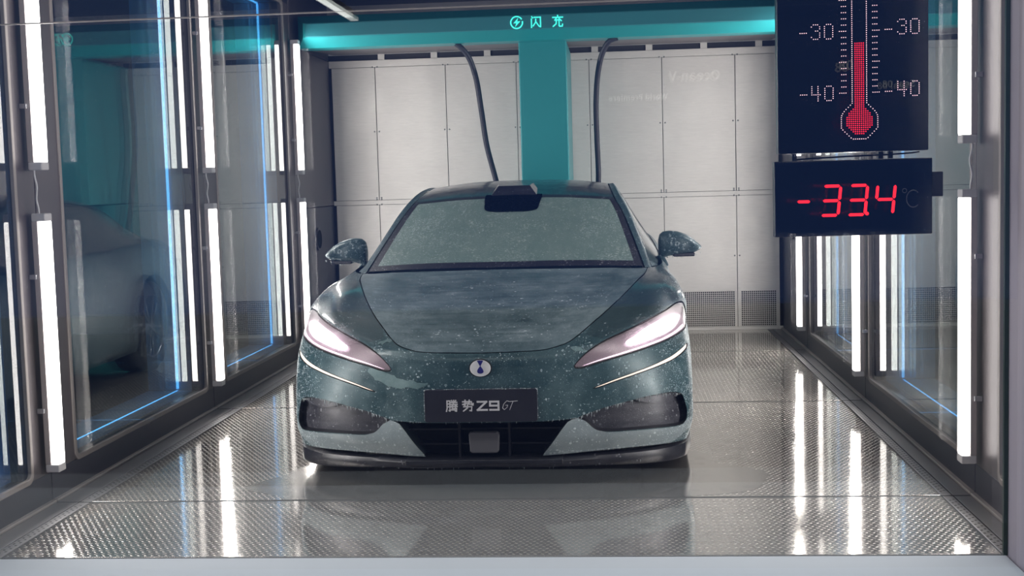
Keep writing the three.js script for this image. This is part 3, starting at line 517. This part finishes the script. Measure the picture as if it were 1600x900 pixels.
/* wheel arches */
const disc = (s, y, r) => Array.from({ length: 48 }, (_, i) => [s + r * Math.cos(i / 24 * Math.PI), y + r * Math.sin(i / 24 * Math.PI)]);
const AX = [.93, 4.05], WHEEL_R = .355;
for (const s of AX) body = cut(body, disc(s, WHEEL_R + .01, .395), (c) => [c[2], c[1]], (c) => Math.abs(c[0]) > .85 && c[1] < .85 && Math.abs(c[3]) > .55).outside;
let r = cut(body, cenPoly); body = r.outside;
const recess = {};
const gapSoup = [];
r = ringCut(body, hoodPoly, .0034); gapSoup.push(...r.inside); body = r.outside;
r = cut(body, hoodPoly); body = r.outside; const hoodSoup = r.inside;
const lampSoup = {}, drlSoup = {}, bladeSoup = {}, gaps = { bonnet_gap: [gapSoup.splice(0)], lamp_gap: [] };
for (const s of [1, -1]) {
  const f = (p) => s > 0 ? p : flip(p);
  r = ringCut(body, f(offset(LAMP, .0015)), .006); gaps.lamp_gap.push(r.inside); body = r.outside;
  r = cut(body, f(LAMP)); lampSoup[s] = r.inside; body = r.outside;
  r = ringCut(body, f(DRL), .004); gaps.lamp_gap.push(r.inside); body = r.outside;
  r = cut(body, f(DRL)); drlSoup[s] = r.inside; body = r.outside;
  body = cut(body, f(INTAKE)).outside;
  const B = [[.262, .1], [.262, .150], [.275, .172], [.30, .203], [.33, .243], [.355, .278], [.384, .3135], [.40, .322], [.432, .328], [.455, .315], [.473, .302], [.49, .283], [.515, .264], [.56, .250], [.79, .240], [.918, .232], [.945, .262], [.958, .25], [.948, .212], [.91, .178], [.86, .155], [.86, .1]];
  r = cut(body, f(B)); bladeSoup[s] = r.inside; body = r.outside;
}
const fenderSoup = {}; for (const s of [1, -1]) { const P = [[.47, .69], [.55, .672], [.645, .702], [.73, .730], [.80, .754], [.87, .775], [.945, .790], [1.1, .81], [1.1, 1.05], [.796, 1.05], [.796, .912], [.775, .898], [.735, .877], [.652, .824], [.567, .77], [.498, .728]]; r = cut(body, s > 0 ? P : flip(P)); fenderSoup[s] = r.inside; body = r.outside; }
const iceSoup = [], jag = mulberry(5); for (const q of ICE) { const p = q.map(([x, y]) => [x + .012 * (jag() - .5), y + .009 * (jag() - .5)]); r = cut(body, p); iceSoup.push(r.inside); body = r.outside; }
part(car, 'body_shell', soupGeo(body), M.body);
for (const s of [1, -1]) part(car, 'front_fender', soupGeo(fenderSoup[s]), M.fender, 'glossier wing above the headlight');
part(car, 'bonnet', soupGeo(hoodSoup), M.hood, 'bonnet under a wiped film of frost');
for (const [n, l] of Object.entries(gaps)) for (const g of l) part(car, n, soupGeo(g, -.006), M.gap);
for (const s of [1, -1]) part(car, 'bumper_blade', soupGeo(bladeSoup[s]), M.blade, 'pale iced lower bumper blade');
for (const s of iceSoup) part(car, 'ice_patch', soupGeo(s, .0012), M.ice, 'patch of pale ice');
/* walls and floors of the openings */
function openingWall(pts, depth, closed = true, shrink = 0) {
  const o = pts.map(([x, y]) => { const h = onBody(x, y); return [x, y, h ? h[0] : .4]; }), n = o.length, pos = [], cx = o.reduce((a, p) => a + p[0], 0) / n, cy = o.reduce((a, p) => a + p[1], 0) / n;
  for (let i = 0; i < (closed ? n : n - 1); i++) {
    const a = o[i], b = o[(i + 1) % n], A = [mix(a[0], cx, shrink), mix(a[1], cy, shrink), a[2] + depth], B = [mix(b[0], cx, shrink), mix(b[1], cy, shrink), b[2] + depth];
    for (const q of [a, b, B, a, B, A]) pos.push(q[0], q[1], -q[2]);
  }
  const g = new THREE.BufferGeometry(); g.setAttribute('position', new THREE.BufferAttribute(new Float32Array(pos), 3)); g.setAttribute('uv', new THREE.BufferAttribute(new Float32Array(pos.length / 3 * 2).map((_, i) => pos[Math.floor(i / 2) * 3 + i % 2]), 2)); g.computeVertexNormals(); return g;
}
function movedPatch(poly, ds) { const s = cut(BASE, poly).inside; return soupGeo(s.map((t) => t.map((c) => [c[0], c[1], c[2] + ds, ...c.slice(3)]))); }
for (const s of [1, -1]) {
  const f = (p) => s > 0 ? p : flip(p);
  const inn = part(car, 'side_intake', openingWall(f(INTAKE), .075), M.black);
  part(inn, 'intake_floor', movedPatch(f(INTAKE), .07), M.darkPlastic, 'frosted dark plastic of the intake');
  const brow = f(spline([[.915, .383], [.86, .401], [.76, .400], [.69, .390], [.72, .372], [.79, .358], [.85, .364], [.90, .374]], 24));
  part(inn, 'intake_vane', movedPatch(brow, .028), M.darkPlastic);
  const lampPart = part(car, 'headlight', movedPatch(f(LAMP), .038), M.housing, 'lit headlight behind a frosted lens');
  const mod = f(spline([[.925, .724], [.875, .735], [.80, .715], [.735, .690], [.70, .668], [.655, .645], [.668, .630], [.75, .640], [.80, .653], [.85, .664], [.90, .688]], 30));
  part(lampPart, 'lamp_module', movedPatch(mod, .026), M.lamp, 'brightly lit lamp modules');
  const edge = f(spline([[.452, .560], [.54, .580], [.64, .599], [.75, .620], [.84, .640], [.91, .662], [.94, .678], [.936, .688], [.90, .670], [.84, .649], [.75, .628], [.64, .606], [.54, .585]], 44));
  part(lampPart, 'light_line', movedPatch(edge, .008), M.lampLine, 'thin glowing line along the lower edge');
  part(lampPart, 'lens', soupGeo(lampSoup[s], -.001), M.lens);
  const hl = new THREE.RectAreaLight(lin(1, .94, .97), 3, .22, .06); hl.position.set(CAR_X + s * .80, .69, CAR_Z - .36); hl.lookAt(CAR_X + s * .80, .60, 5); scene.add(hl);
  part(car, 'daytime_light', soupGeo(drlSoup[s], -.004), M.drl, 'warm white glowing slit');
}
/* centre opening with grille, slats and radar box */
{
  const w = part(car, 'lower_grille', openingWall(cenPoly.slice(0, -1).filter((p) => p[1] > .12), .16, true), M.blade);
  w.material = std({ color: css(34, 46, 52), roughness: .55 });
  part(w, 'grille_back', box(-.44, .44, .12, .35, -.2, -.19), M.gap);
  for (const y of [.205, .275, .32]) part(w, 'grille_slat', box(-.40, .40, y - .004, y + .006, -.185, -.12, .003), M.black);
  for (const x of [-.115, .115]) part(w, 'grille_divider', box(x - .006, x + .006, .13, .33, -.19, -.10, .002), M.black);
  const rad = extrude([[-.06, -.036], [-.052, -.042], [.052, -.042], [.06, -.036], [.064, .036], [.056, .043], [-.056, .043], [-.064, .036]], .03, .006); rad.translate(.002, .222, -.095);
  part(car, 'radar_box', metreUV(rad), std({ color: css(92, 92, 98), roughness: .7 }), 'grey frosted sensor box in the grille');
  part(w, 'grille_tray', box(-.36, .36, .125, .150, -.19, -.03, .006), M.lip);
}
/* lip spoiler following the lower edge */
{
  const path = range(0, 7.6, 60).map((u) => netPoint(NET, u, 0, true)), ring = (p, i) => { const q = path[Math.min(path.length - 1, i + 1)], o = path[Math.max(0, i - 1)]; let tx = q[0] - o[0], ts = q[2] - o[2]; const l = Math.hypot(tx, ts); tx /= l; ts /= l; const nx = ts, ns = -tx, k = smooth(0, 40, i); const y0 = .112 - .042 * k, y1 = .150 - .012 * k;
    return [[-.05, y1 - .002], [-.01, y1], [.012, y1 - .004], [.026, (y0 * .35 + y1 * .65)], [.022, y0 + .008], [.008, y0], [-.05, y0 + .01]].map(([d0, y]) => { const d = d0 > 0 ? d0 * (1 - .7 * k) : d0; return [p[0] + nx * d, y, p[2] + ns * d]; }); };
  const half = path.map(ring), sp = [];
  for (const sgn of [1, -1]) for (let i = 0; i + 1 < half.length; i++) for (let j = 0; j + 1 < half[0].length; j++) { const q = [half[i][j], half[i + 1][j], half[i + 1][j + 1], half[i][j + 1]].map((p) => V3(sgn * p[0], p[1], -p[2])); const tri = sgn > 0 ? [0, 1, 2, 0, 2, 3] : [0, 2, 1, 0, 3, 2]; for (const k of tri) sp.push(q[k].x, q[k].y, q[k].z); }
  const g = new THREE.BufferGeometry(); g.setAttribute('position', new THREE.BufferAttribute(new Float32Array(sp), 3)); g.setAttribute('uv', new THREE.BufferAttribute(new Float32Array(sp.length / 3 * 2).map((_, i) => sp[Math.floor(i / 2) * 3 + i % 2]), 2)); g.computeVertexNormals();
  part(car, 'front_lip', toCreasedNormals(g, .75), M.lip, 'frosted dark plastic lip');
}
part(car, 'underbody', [box(-.80, .80, .15, .21, -.6, -4.95, .02), box(-.55, .55, .15, .21, -.24, -.62, .02)], M.gap);
part(car, 'inner_shell', [box(-.70, .70, .30, .58, -.5, -1.25), box(-.62, .62, .25, .62, -1.2, -4.7)], M.black);
for (const s of AX) for (const o of [1, -1]) part(car, 'wheel_housing', box(o * .62, o * .70, .18, .76, -s + .42, -s - .42), M.gap);
/* greenhouse */
const gSoup = (u0, u1, v0, v1, nu, nv) => { const h = gridSoup((u, v) => netPoint(GREEN, u, v), range(u0, u1, nu), range(v0, v1, nv)); const fixed = h.map((t) => t.map((c) => c)); return fixed; };
function gPart(name, u0, u1, v0, v1, nu, nv, mat, label, push = 0, split) {
  let h = gSoup(u0, u1, v0, v1, nu, nv).map((t) => { const n = t[0]; return n[4] < -.3 ? [t[0], t[2], t[1]] : t; });
  h = h.map((t) => t.map((c) => { const k = c[4] < 0 || (c[3] < 0 && Math.abs(c[3]) > Math.abs(c[4])) ? -1 : 1; return [c[0], c[1], c[2], c[3] * k, c[4] * k, c[5] * k, c[6], c[7]]; }));
  if (split) return split.map((s) => part(car, name, soupGeo(s > 0 ? h : mirrorSoup(h), push), mat, label));
  return part(car, name, soupGeo(h.concat(mirrorSoup(h)), push), mat, label);
}
gPart('windscreen', .24, 2.76, 0, 1.84, 30, 24, M.screen, 'frosted greenish windscreen');
gPart('windscreen_border', 0, .24, 0, 2, 4, 24, M.frit); gPart('windscreen_border', 2.76, 2.98, 0, 2, 4, 24, M.frit); gPart('windscreen_border', .24, 2.76, 1.84, 2, 30, 3, M.frit, null, 0, [1, -1]);
gPart('roof_panel', 2.98, 8, 0, 2, 40, 20, M.roof, 'black glass roof');
gPart('roof_pillar', -.12, 8, 2.0, 2.06, 60, 2, M.gap, null, -.006, [1, -1]);
gPart('roof_pillar', -.12, 8, 2.06, 3.0, 60, 10, M.body, null, 0, [1, -1]);
gPart('side_window', .25, 6.9, 3.06, 5, 50, 12, M.sideGlass, null, -.004, [1, -1]);
gPart('window_edge', 0, 7, 3.0, 3.06, 50, 2, M.gap, null, -.004, [1, -1]); gPart('window_edge', 0, .25, 3.06, 5, 3, 10, M.body, null, 0, [1, -1]); gPart('window_edge', 6.9, 8, 3.06, 5, 6, 10, M.body, null, 0, [1, -1]);
gPart('centre_pillar', 3.6, 3.85, 3.06, 5, 3, 12, M.gap, null, -.001, [1, -1]);
/* cabin */
part(car, 'dashboard', [box(-.72, .72, .70, .90, -1.42, -1.95, .05)], M.black); part(car, 'instrument_hood', box(.26, .60, .93, 1.035, -1.585, -1.70, .02), M.gap, 'dark instrument hood behind the glass');
{
  const w = new THREE.TorusGeometry(.18, .017, 10, 40); w.rotateX(-.45); w.translate(.40, .93, -2.08); part(car, 'steering_wheel', w, M.gap);
  for (const x of [-.38, .38]) { const st = part(car, 'seat', box(x - .26, x + .26, .40, .58, -2.2, -2.8, .06), M.black); const bk = new RoundedBoxGeometry(.5, .66, .16, 3, .06); bk.rotateX(-.3); bk.translate(x, .84, -2.86); part(st, 'backrest', bk, M.black); part(st, 'headrest', new RoundedBoxGeometry(.26, .18, .1, 3, .04).translate(x, 1.20, -2.98), M.black); }
  part(car, 'rear_bulkhead', box(-.6, .6, .5, 1.02, -3.9, -3.98, .03), M.black);
}
/* sensor hump on the roof edge and camera housing under the glass */
{
  const h = new THREE.BufferGeometry(), P = [[-.142, 1.318, 2.255], [.142, 1.318, 2.255], [.098, 1.379, 2.30], [-.098, 1.379, 2.30], [-.15, 1.34, 2.45], [.15, 1.34, 2.45], [.108, 1.392, 2.44], [-.108, 1.392, 2.44], [-.1, 1.392, 2.72], [.1, 1.392, 2.72]];
  const F = [[0, 1, 2], [0, 2, 3], [1, 5, 6], [1, 6, 2], [4, 0, 3], [4, 3, 7], [3, 2, 6], [3, 6, 7], [7, 6, 9], [7, 9, 8], [5, 9, 6], [4, 7, 8]], v = []; for (const t of F) for (const k of t) v.push(P[k][0], P[k][1], -P[k][2]);
  h.setAttribute('position', new THREE.BufferAttribute(new Float32Array(v), 3)); h.computeVertexNormals(); metreUV(h); part(car, 'roof_sensor', h, M.roof, 'dark sensor housing at the roof edge');
  const t = [], K = [[2.50, -.185], [2.50, .185], [2.99, .16], [2.99, -.16]]; void t; void K;
  const base = gSoup(1.7, 3.0, 0, .8, 16, 10), cam = cut(base.concat(mirrorSoup(base)), spline([[-.172, 1.325], [-.168, 1.27], [-.158, 1.238], [-.12, 1.226], [0, 1.224], [.12, 1.226], [.158, 1.238], [.168, 1.27], [.172, 1.325], [0, 1.327]], 48), undefined, () => true).inside;
  part(car, 'camera_housing', soupGeo(cam.map((q) => q.map((c) => [c[0], c[1], c[2], c[3], Math.abs(c[4]), c[5] > 0 ? -c[5] : c[5], c[6], c[7]])), .003), M.roof, 'dark camera window at the top of the glass');
}
/* number plate carrier and emblem */
{
  const p = part(car, 'number_plate', metreUV(extrude([[-.252, .342], [-.246, .336], [.246, .336], [.252, .342], [.252, .472], [.246, .478], [-.246, .478], [-.252, .472]], .014, .003).translate(0, 0, .002)), std({ color: css(28, 29, 44), roughness: .5 }), 'dark display number plate');
  const z = .0195, let_ = [], say = () => part(p, 'plate_character', let_.splice(0).map((g) => g.translate(0, 0, z)), M.plateInk); let_.push(...glyph('soar', -.156, .383, .050, .0056, .0015)); say(); let_.push(...glyph('might', -.083, .383, .050, .0056, .0015)); say();
  const st = (pts) => let_.push(...stroke(pts, .0085, .0015));
  st([[-.014, .425], [.026, .425]]); st([[.026, .425], [-.014, .388]]); st([[-.014, .388], [.028, .388]]); say();
  st([[.042, .425], [.080, .425], [.080, .388], [.042, .388]]); st([[.042, .425], [.042, .407], [.080, .407]]);
  say();
  const thin = (pts) => stroke(pts, .0022, .0012).map((g) => g.translate(0, 0, z));
  part(p, 'plate_script', thin([[.127, .425], [.118, .428], [.104, .414], [.098, .396], [.106, .388], [.118, .398], [.122, .408], [.112, .408]]), M.plateInk, 'thin slanted letter'); part(p, 'plate_script', [...thin([[.128, .424], [.165, .427]]), ...thin([[.146, .426], [.130, .388]])], M.plateInk, 'thin slanted letter');
  const ey = .572, s0 = onBody(0, ey)[0], circ = (rx, ry, d, z0) => { const sh = new THREE.Shape(); sh.absellipse(0, 0, rx, ry, 0, Math.PI * 2); return new THREE.ExtrudeGeometry(sh, { depth: d, bevelEnabled: true, bevelSize: .001, bevelThickness: .001, bevelSegments: 1, curveSegments: 32 }).translate(0, ey, -s0 + z0); };
  const e = part(car, 'emblem', circ(.051, .041, .008, .001), M.gap, 'round badge, white with a dark blue drop');
  part(e, 'badge_disc', circ(.046, .0365, .003, .0085), M.white);
  const blue = std({ color: css(34, 34, 120), roughness: .4 }), top = extrude([[-.0145, .0345], [0, .008], [.0145, .0345], [.006, .0365], [-.006, .0365]], .0015).translate(0, ey, -s0 + .0127), drop = new THREE.Shape(); drop.moveTo(0, .012); drop.bezierCurveTo(.005, .003, .0145, -.005, .0145, -.015); drop.bezierCurveTo(.0135, -.027, -.0135, -.027, -.0145, -.015); drop.bezierCurveTo(-.0145, -.005, -.005, .003, 0, .012);
  part(e, 'badge_symbol', [top, new THREE.ExtrudeGeometry(drop, { depth: .0015, bevelEnabled: false, curveSegments: 12 }).translate(0, ey, -s0 + .0127)], blue);
}
/* wheels */
for (const s of AX) for (const o of [1, -1]) {
  const x = o * .845, prof = [[.245, -.125], [.33, -.125], [.348, -.105], [WHEEL_R, -.07], [WHEEL_R, .07], [.348, .105], [.33, .12], [.262, .122], [.245, .112]].map(([r, y]) => V2(r, y));
  const place = (g) => { g.rotateZ(-o * Math.PI / 2); g.translate(x, WHEEL_R, -s); return g; };
  const w = part(car, 'wheel', place(new THREE.LatheGeometry(prof, 56)), M.tyre);
  part(w, 'rim', place(new THREE.LatheGeometry([[.25, -.11], [.255, .0], [.262, .108], [.250, .114], [.238, .10], [.23, 0]].map(([r, y]) => V2(r, y)), 48)), M.rim);
  part(w, 'brake_disc', place(new THREE.CylinderGeometry(.19, .19, .02, 36).translate(0, .0, 0)), M.darkSteel);
  for (let k = 0; k < 10; k++) { const g = new THREE.BoxGeometry(.018, .016, .235); g.translate(0, .085, .125); g.rotateY(k / 10 * Math.PI * 2 + (k % 2 ? .12 : -.12)); part(w, 'spoke', place(g), M.rim); }
  part(w, 'hub_cap', place(new THREE.CylinderGeometry(.035, .045, .03, 20).translate(0, .09, 0)), M.rim);
}
/* door mirrors */
for (const o of [1, -1]) {
  const st = [[.872, .935, 1.040, .040], [.880, .925, 1.070, .058], [.900, .930, 1.086, .072], [.94, .944, 1.0915, .085], [.985, .947, 1.086, .088], [1.03, .950, 1.070, .082], [1.075, .957, 1.042, .068], [1.108, .972, 1.012, .045], [1.122, .985, .998, .018]], n = 28;
  const mk = (a0, a1, sh) => { const pos = [], idx = [], N = 20; st.forEach(([x, y0, y1, d]) => { for (let i = 0; i <= N; i++) { const a = a0 + (a1 - a0) * i / N, cy = (y0 + y1) / 2, hy = (y1 - y0) / 2, ca = Math.cos(a), sa = Math.sin(a); pos.push(o * x, cy + hy * Math.sign(sa) * Math.abs(sa) ** .8 * sh, -(1.93 - d * Math.sign(ca) * Math.abs(ca) ** .8 * sh)); } }); const W = N + 1; for (let j = 0; j + 1 < st.length; j++) for (let i = 0; i < N; i++) { const a = j * W + i, b = a + W; o > 0 ? idx.push(a, b, a + 1, b, b + 1, a + 1) : idx.push(a, a + 1, b, b, a + 1, b + 1); }
    const e = (st.length - 1) * W, c0 = pos.length / 3; for (const [k, q] of [[0, 0], [st.length - 1, e]]) { const c = pos.length / 3; pos.push(o * st[k][0], (st[k][1] + st[k][2]) / 2, -1.93); for (let i = 0; i < N; i++) (o > 0) === (k === 0) ? idx.push(c, q + i, q + i + 1) : idx.push(c, q + i + 1, q + i); } void c0;
    const g = new THREE.BufferGeometry(); g.setAttribute('position', new THREE.BufferAttribute(new Float32Array(pos), 3)); g.setIndex(idx); g.computeVertexNormals(); const h = g.toNonIndexed(), uv = new Float32Array(h.attributes.position.count * 2); for (let i = 0; i < uv.length / 2; i++) { uv[2 * i] = h.attributes.position.getX(i); uv[2 * i + 1] = h.attributes.position.getY(i); } h.setAttribute('uv', new THREE.BufferAttribute(uv, 2)); return h; };
  void n;
  const m = part(car, 'door_mirror', mk(-.55, Math.PI * 2 - .55, 1), M.mirror, 'frosted teal door mirror hung with ice');
  part(m, 'mirror_base', [box(o * .955, o * 1.085, .938, .962, -1.88, -1.96, .01)], M.darkPlastic);
  const ft = new THREE.CylinderGeometry(.030, .040, .075, 14); ft.scale(.75, 1, 1.4); ft.rotateZ(o * .38); ft.translate(o * .892, .914, -1.92); part(m, 'mirror_foot', metreUV(ft), M.body);
  const ice = [], rr = mulberry(o + 700); for (let k = 0; k < 14; k++) { const x = .93 + .19 * rr(), len = .006 + .016 * rr(); ice.push(new THREE.ConeGeometry(.0028, len, 6).rotateX(Math.PI).translate(o * x, .944 + .02 * Math.max(0, (x - 1.05) / .07) - len / 2, -1.885 - .03 * rr())); }
  tag(part(m, 'icicle', ice, M.icicle), null, null, null, 'stuff');
}
/* icicles under the edges */
{
  const rr = mulberry(99), list = [], drop = (x, y, s, len, w) => list.push(new THREE.ConeGeometry(w, len, 6).rotateX(Math.PI).translate(x, y - len / 2 + .002, -s));
  for (const o of [1, -1]) {
    for (let k = 0; k < 60; k++) { const t = rr(), x = mix(.44, .92, t), y = x < .567 ? mix(.330, .368, (x - .44) / .127) : x < .8 ? mix(.368, .402, (x - .567) / .233) : mix(.402, .38, (x - .8) / .12), h = onBody(o * x, y); drop(o * x, y, (h ? h[0] : .2) + .003, .004 + .022 * rr() ** 2.2, .0022 + .0012 * rr()); }
    for (let k = 0; k < 90; k++) { const x = mix(.27, .93, rr()), y = .166 - .006 * x * x, h = onBody(o * x, Math.max(.19, y)); drop(o * x, y + .006, (h ? h[0] : .2) - .004, .004 + .008 * rr() ** 2, .0022); }
    for (let k = 0; k < 30; k++) { const x = mix(.02, .7, rr()), p = netPoint(NET, x / .18 < 2.5 ? x / .2 : 2.5 + (x - .5) / .17, 0, true); drop(o * p[0], .116 - .024 * x, p[2] - .012, .004 + .012 * rr() ** 2, .002); }
  }
  for (let k = 0; k < 26; k++) drop(mix(-.25, .25, rr()), .335, -.012, .004 + .014 * rr() ** 2, .002);
  for (let k = 0; k < 26; k++) { const x = mix(.26, .43, rr()) * (rr() < .5 ? 1 : -1), h = onBody(x, .33); drop(x, .328, h ? h[0] : 0, .004 + .008 * rr(), .002); }
  tag(part(car, 'icicle', list, M.icicle, 'small icicles along the edges'), null, null, null, 'stuff');
  const rime = []; for (let k = 0; k < 160; k++) { const top = rr() < .7, x = top ? mix(-.25, .25, rr()) : (rr() < .5 ? -.254 : .254), y = top ? .4795 : mix(.34, .478, rr()); rime.push(new THREE.SphereGeometry(.0015 + .0025 * rr(), 5, 4).translate(x, y, .006 + .01 * rr())); }
  tag(part(car, 'plate_rime', rime, M.icicle), null, null, null, 'stuff');
}
/* rime: grains of ice standing on the paint and the glass, thick on the outer corners */
function rimeOn(soup, n, seed, keep, r0, r1, name) {
  const rr = mulberry(seed), list = soup.filter((t) => t.some((c) => keep(c) > .02)), cum = []; let sum = 0;
  for (const [a, b, c] of list) { const u = [b[0] - a[0], b[1] - a[1], b[2] - a[2]], v = [c[0] - a[0], c[1] - a[1], c[2] - a[2]]; sum += .5 * Math.hypot(u[1] * v[2] - u[2] * v[1], u[2] * v[0] - u[0] * v[2], u[0] * v[1] - u[1] * v[0]); cum.push(sum); }
  const M4 = [], o = new THREE.Object3D();
  for (let tries = 0; M4.length < n && tries < n * 40; tries++) {
    const w = rr() * sum; let lo = 0, hi = cum.length - 1; while (lo < hi) { const m = (lo + hi) >> 1; cum[m] < w ? lo = m + 1 : hi = m; }
    let p = rr(), q = rr(); if (p + q > 1) { p = 1 - p; q = 1 - q; } const [a, b, c] = list[lo], at = a.map((x, k) => x + (b[k] - x) * p + (c[k] - x) * q), size = r0 + (r1 - r0) * rr() ** 3, spin = rr() * 6;
    if (rr() > keep(at)) continue;
    o.position.set(at[0], at[1], -at[2]); o.rotation.set(spin, spin * 1.7, 0); o.scale.set(size, size * (.7 + .5 * rr()), size); o.updateMatrix(); M4.push(o.matrix.clone());
  }
  const im = new THREE.InstancedMesh(new THREE.OctahedronGeometry(1), M.rimeGrain, M4.length); M4.forEach((m, i) => im.setMatrixAt(i, m)); im.name = name; im.userData.kind = 'stuff'; im.castShadow = im.receiveShadow = true; car.add(im);
}
const blot = (c) => .25 + .75 * smooth(.35, .62, .5 * nB(c[0] * 1.3 + .1, c[1] * 1.7) + .5 * nC(c[0] * .9, c[1]));
rimeOn(body.concat(bladeSoup[1], bladeSoup[-1]), 9000, 801, (c) => c[2] > 1.25 ? 0 : (.05 + .95 * smooth(.72, .99, Math.abs(c[0]))) * blot(c), .0008, .0026, 'rime_grain');
rimeOn(fenderSoup[1].concat(fenderSoup[-1]), 1800, 802, (c) => smooth(.78, .97, Math.abs(c[0])) * blot(c), .0008, .0022, 'rime_grain_001');
{ const g = gSoup(.26, 2.74, 0, 1.82, 24, 16); rimeOn(g.concat(mirrorSoup(g)), 5200, 803, (c) => (c[0] < 0 ? .15 + .85 * smooth(.1, .5, -c[0]) : .12 + .5 * smooth(.3, .5, c[0])) * (.3 + .7 * smooth(1.0, 1.12, c[1])) * blot(c), .0008, .0024, 'rime_grain_002'); }
renderer.render(scene, camera);
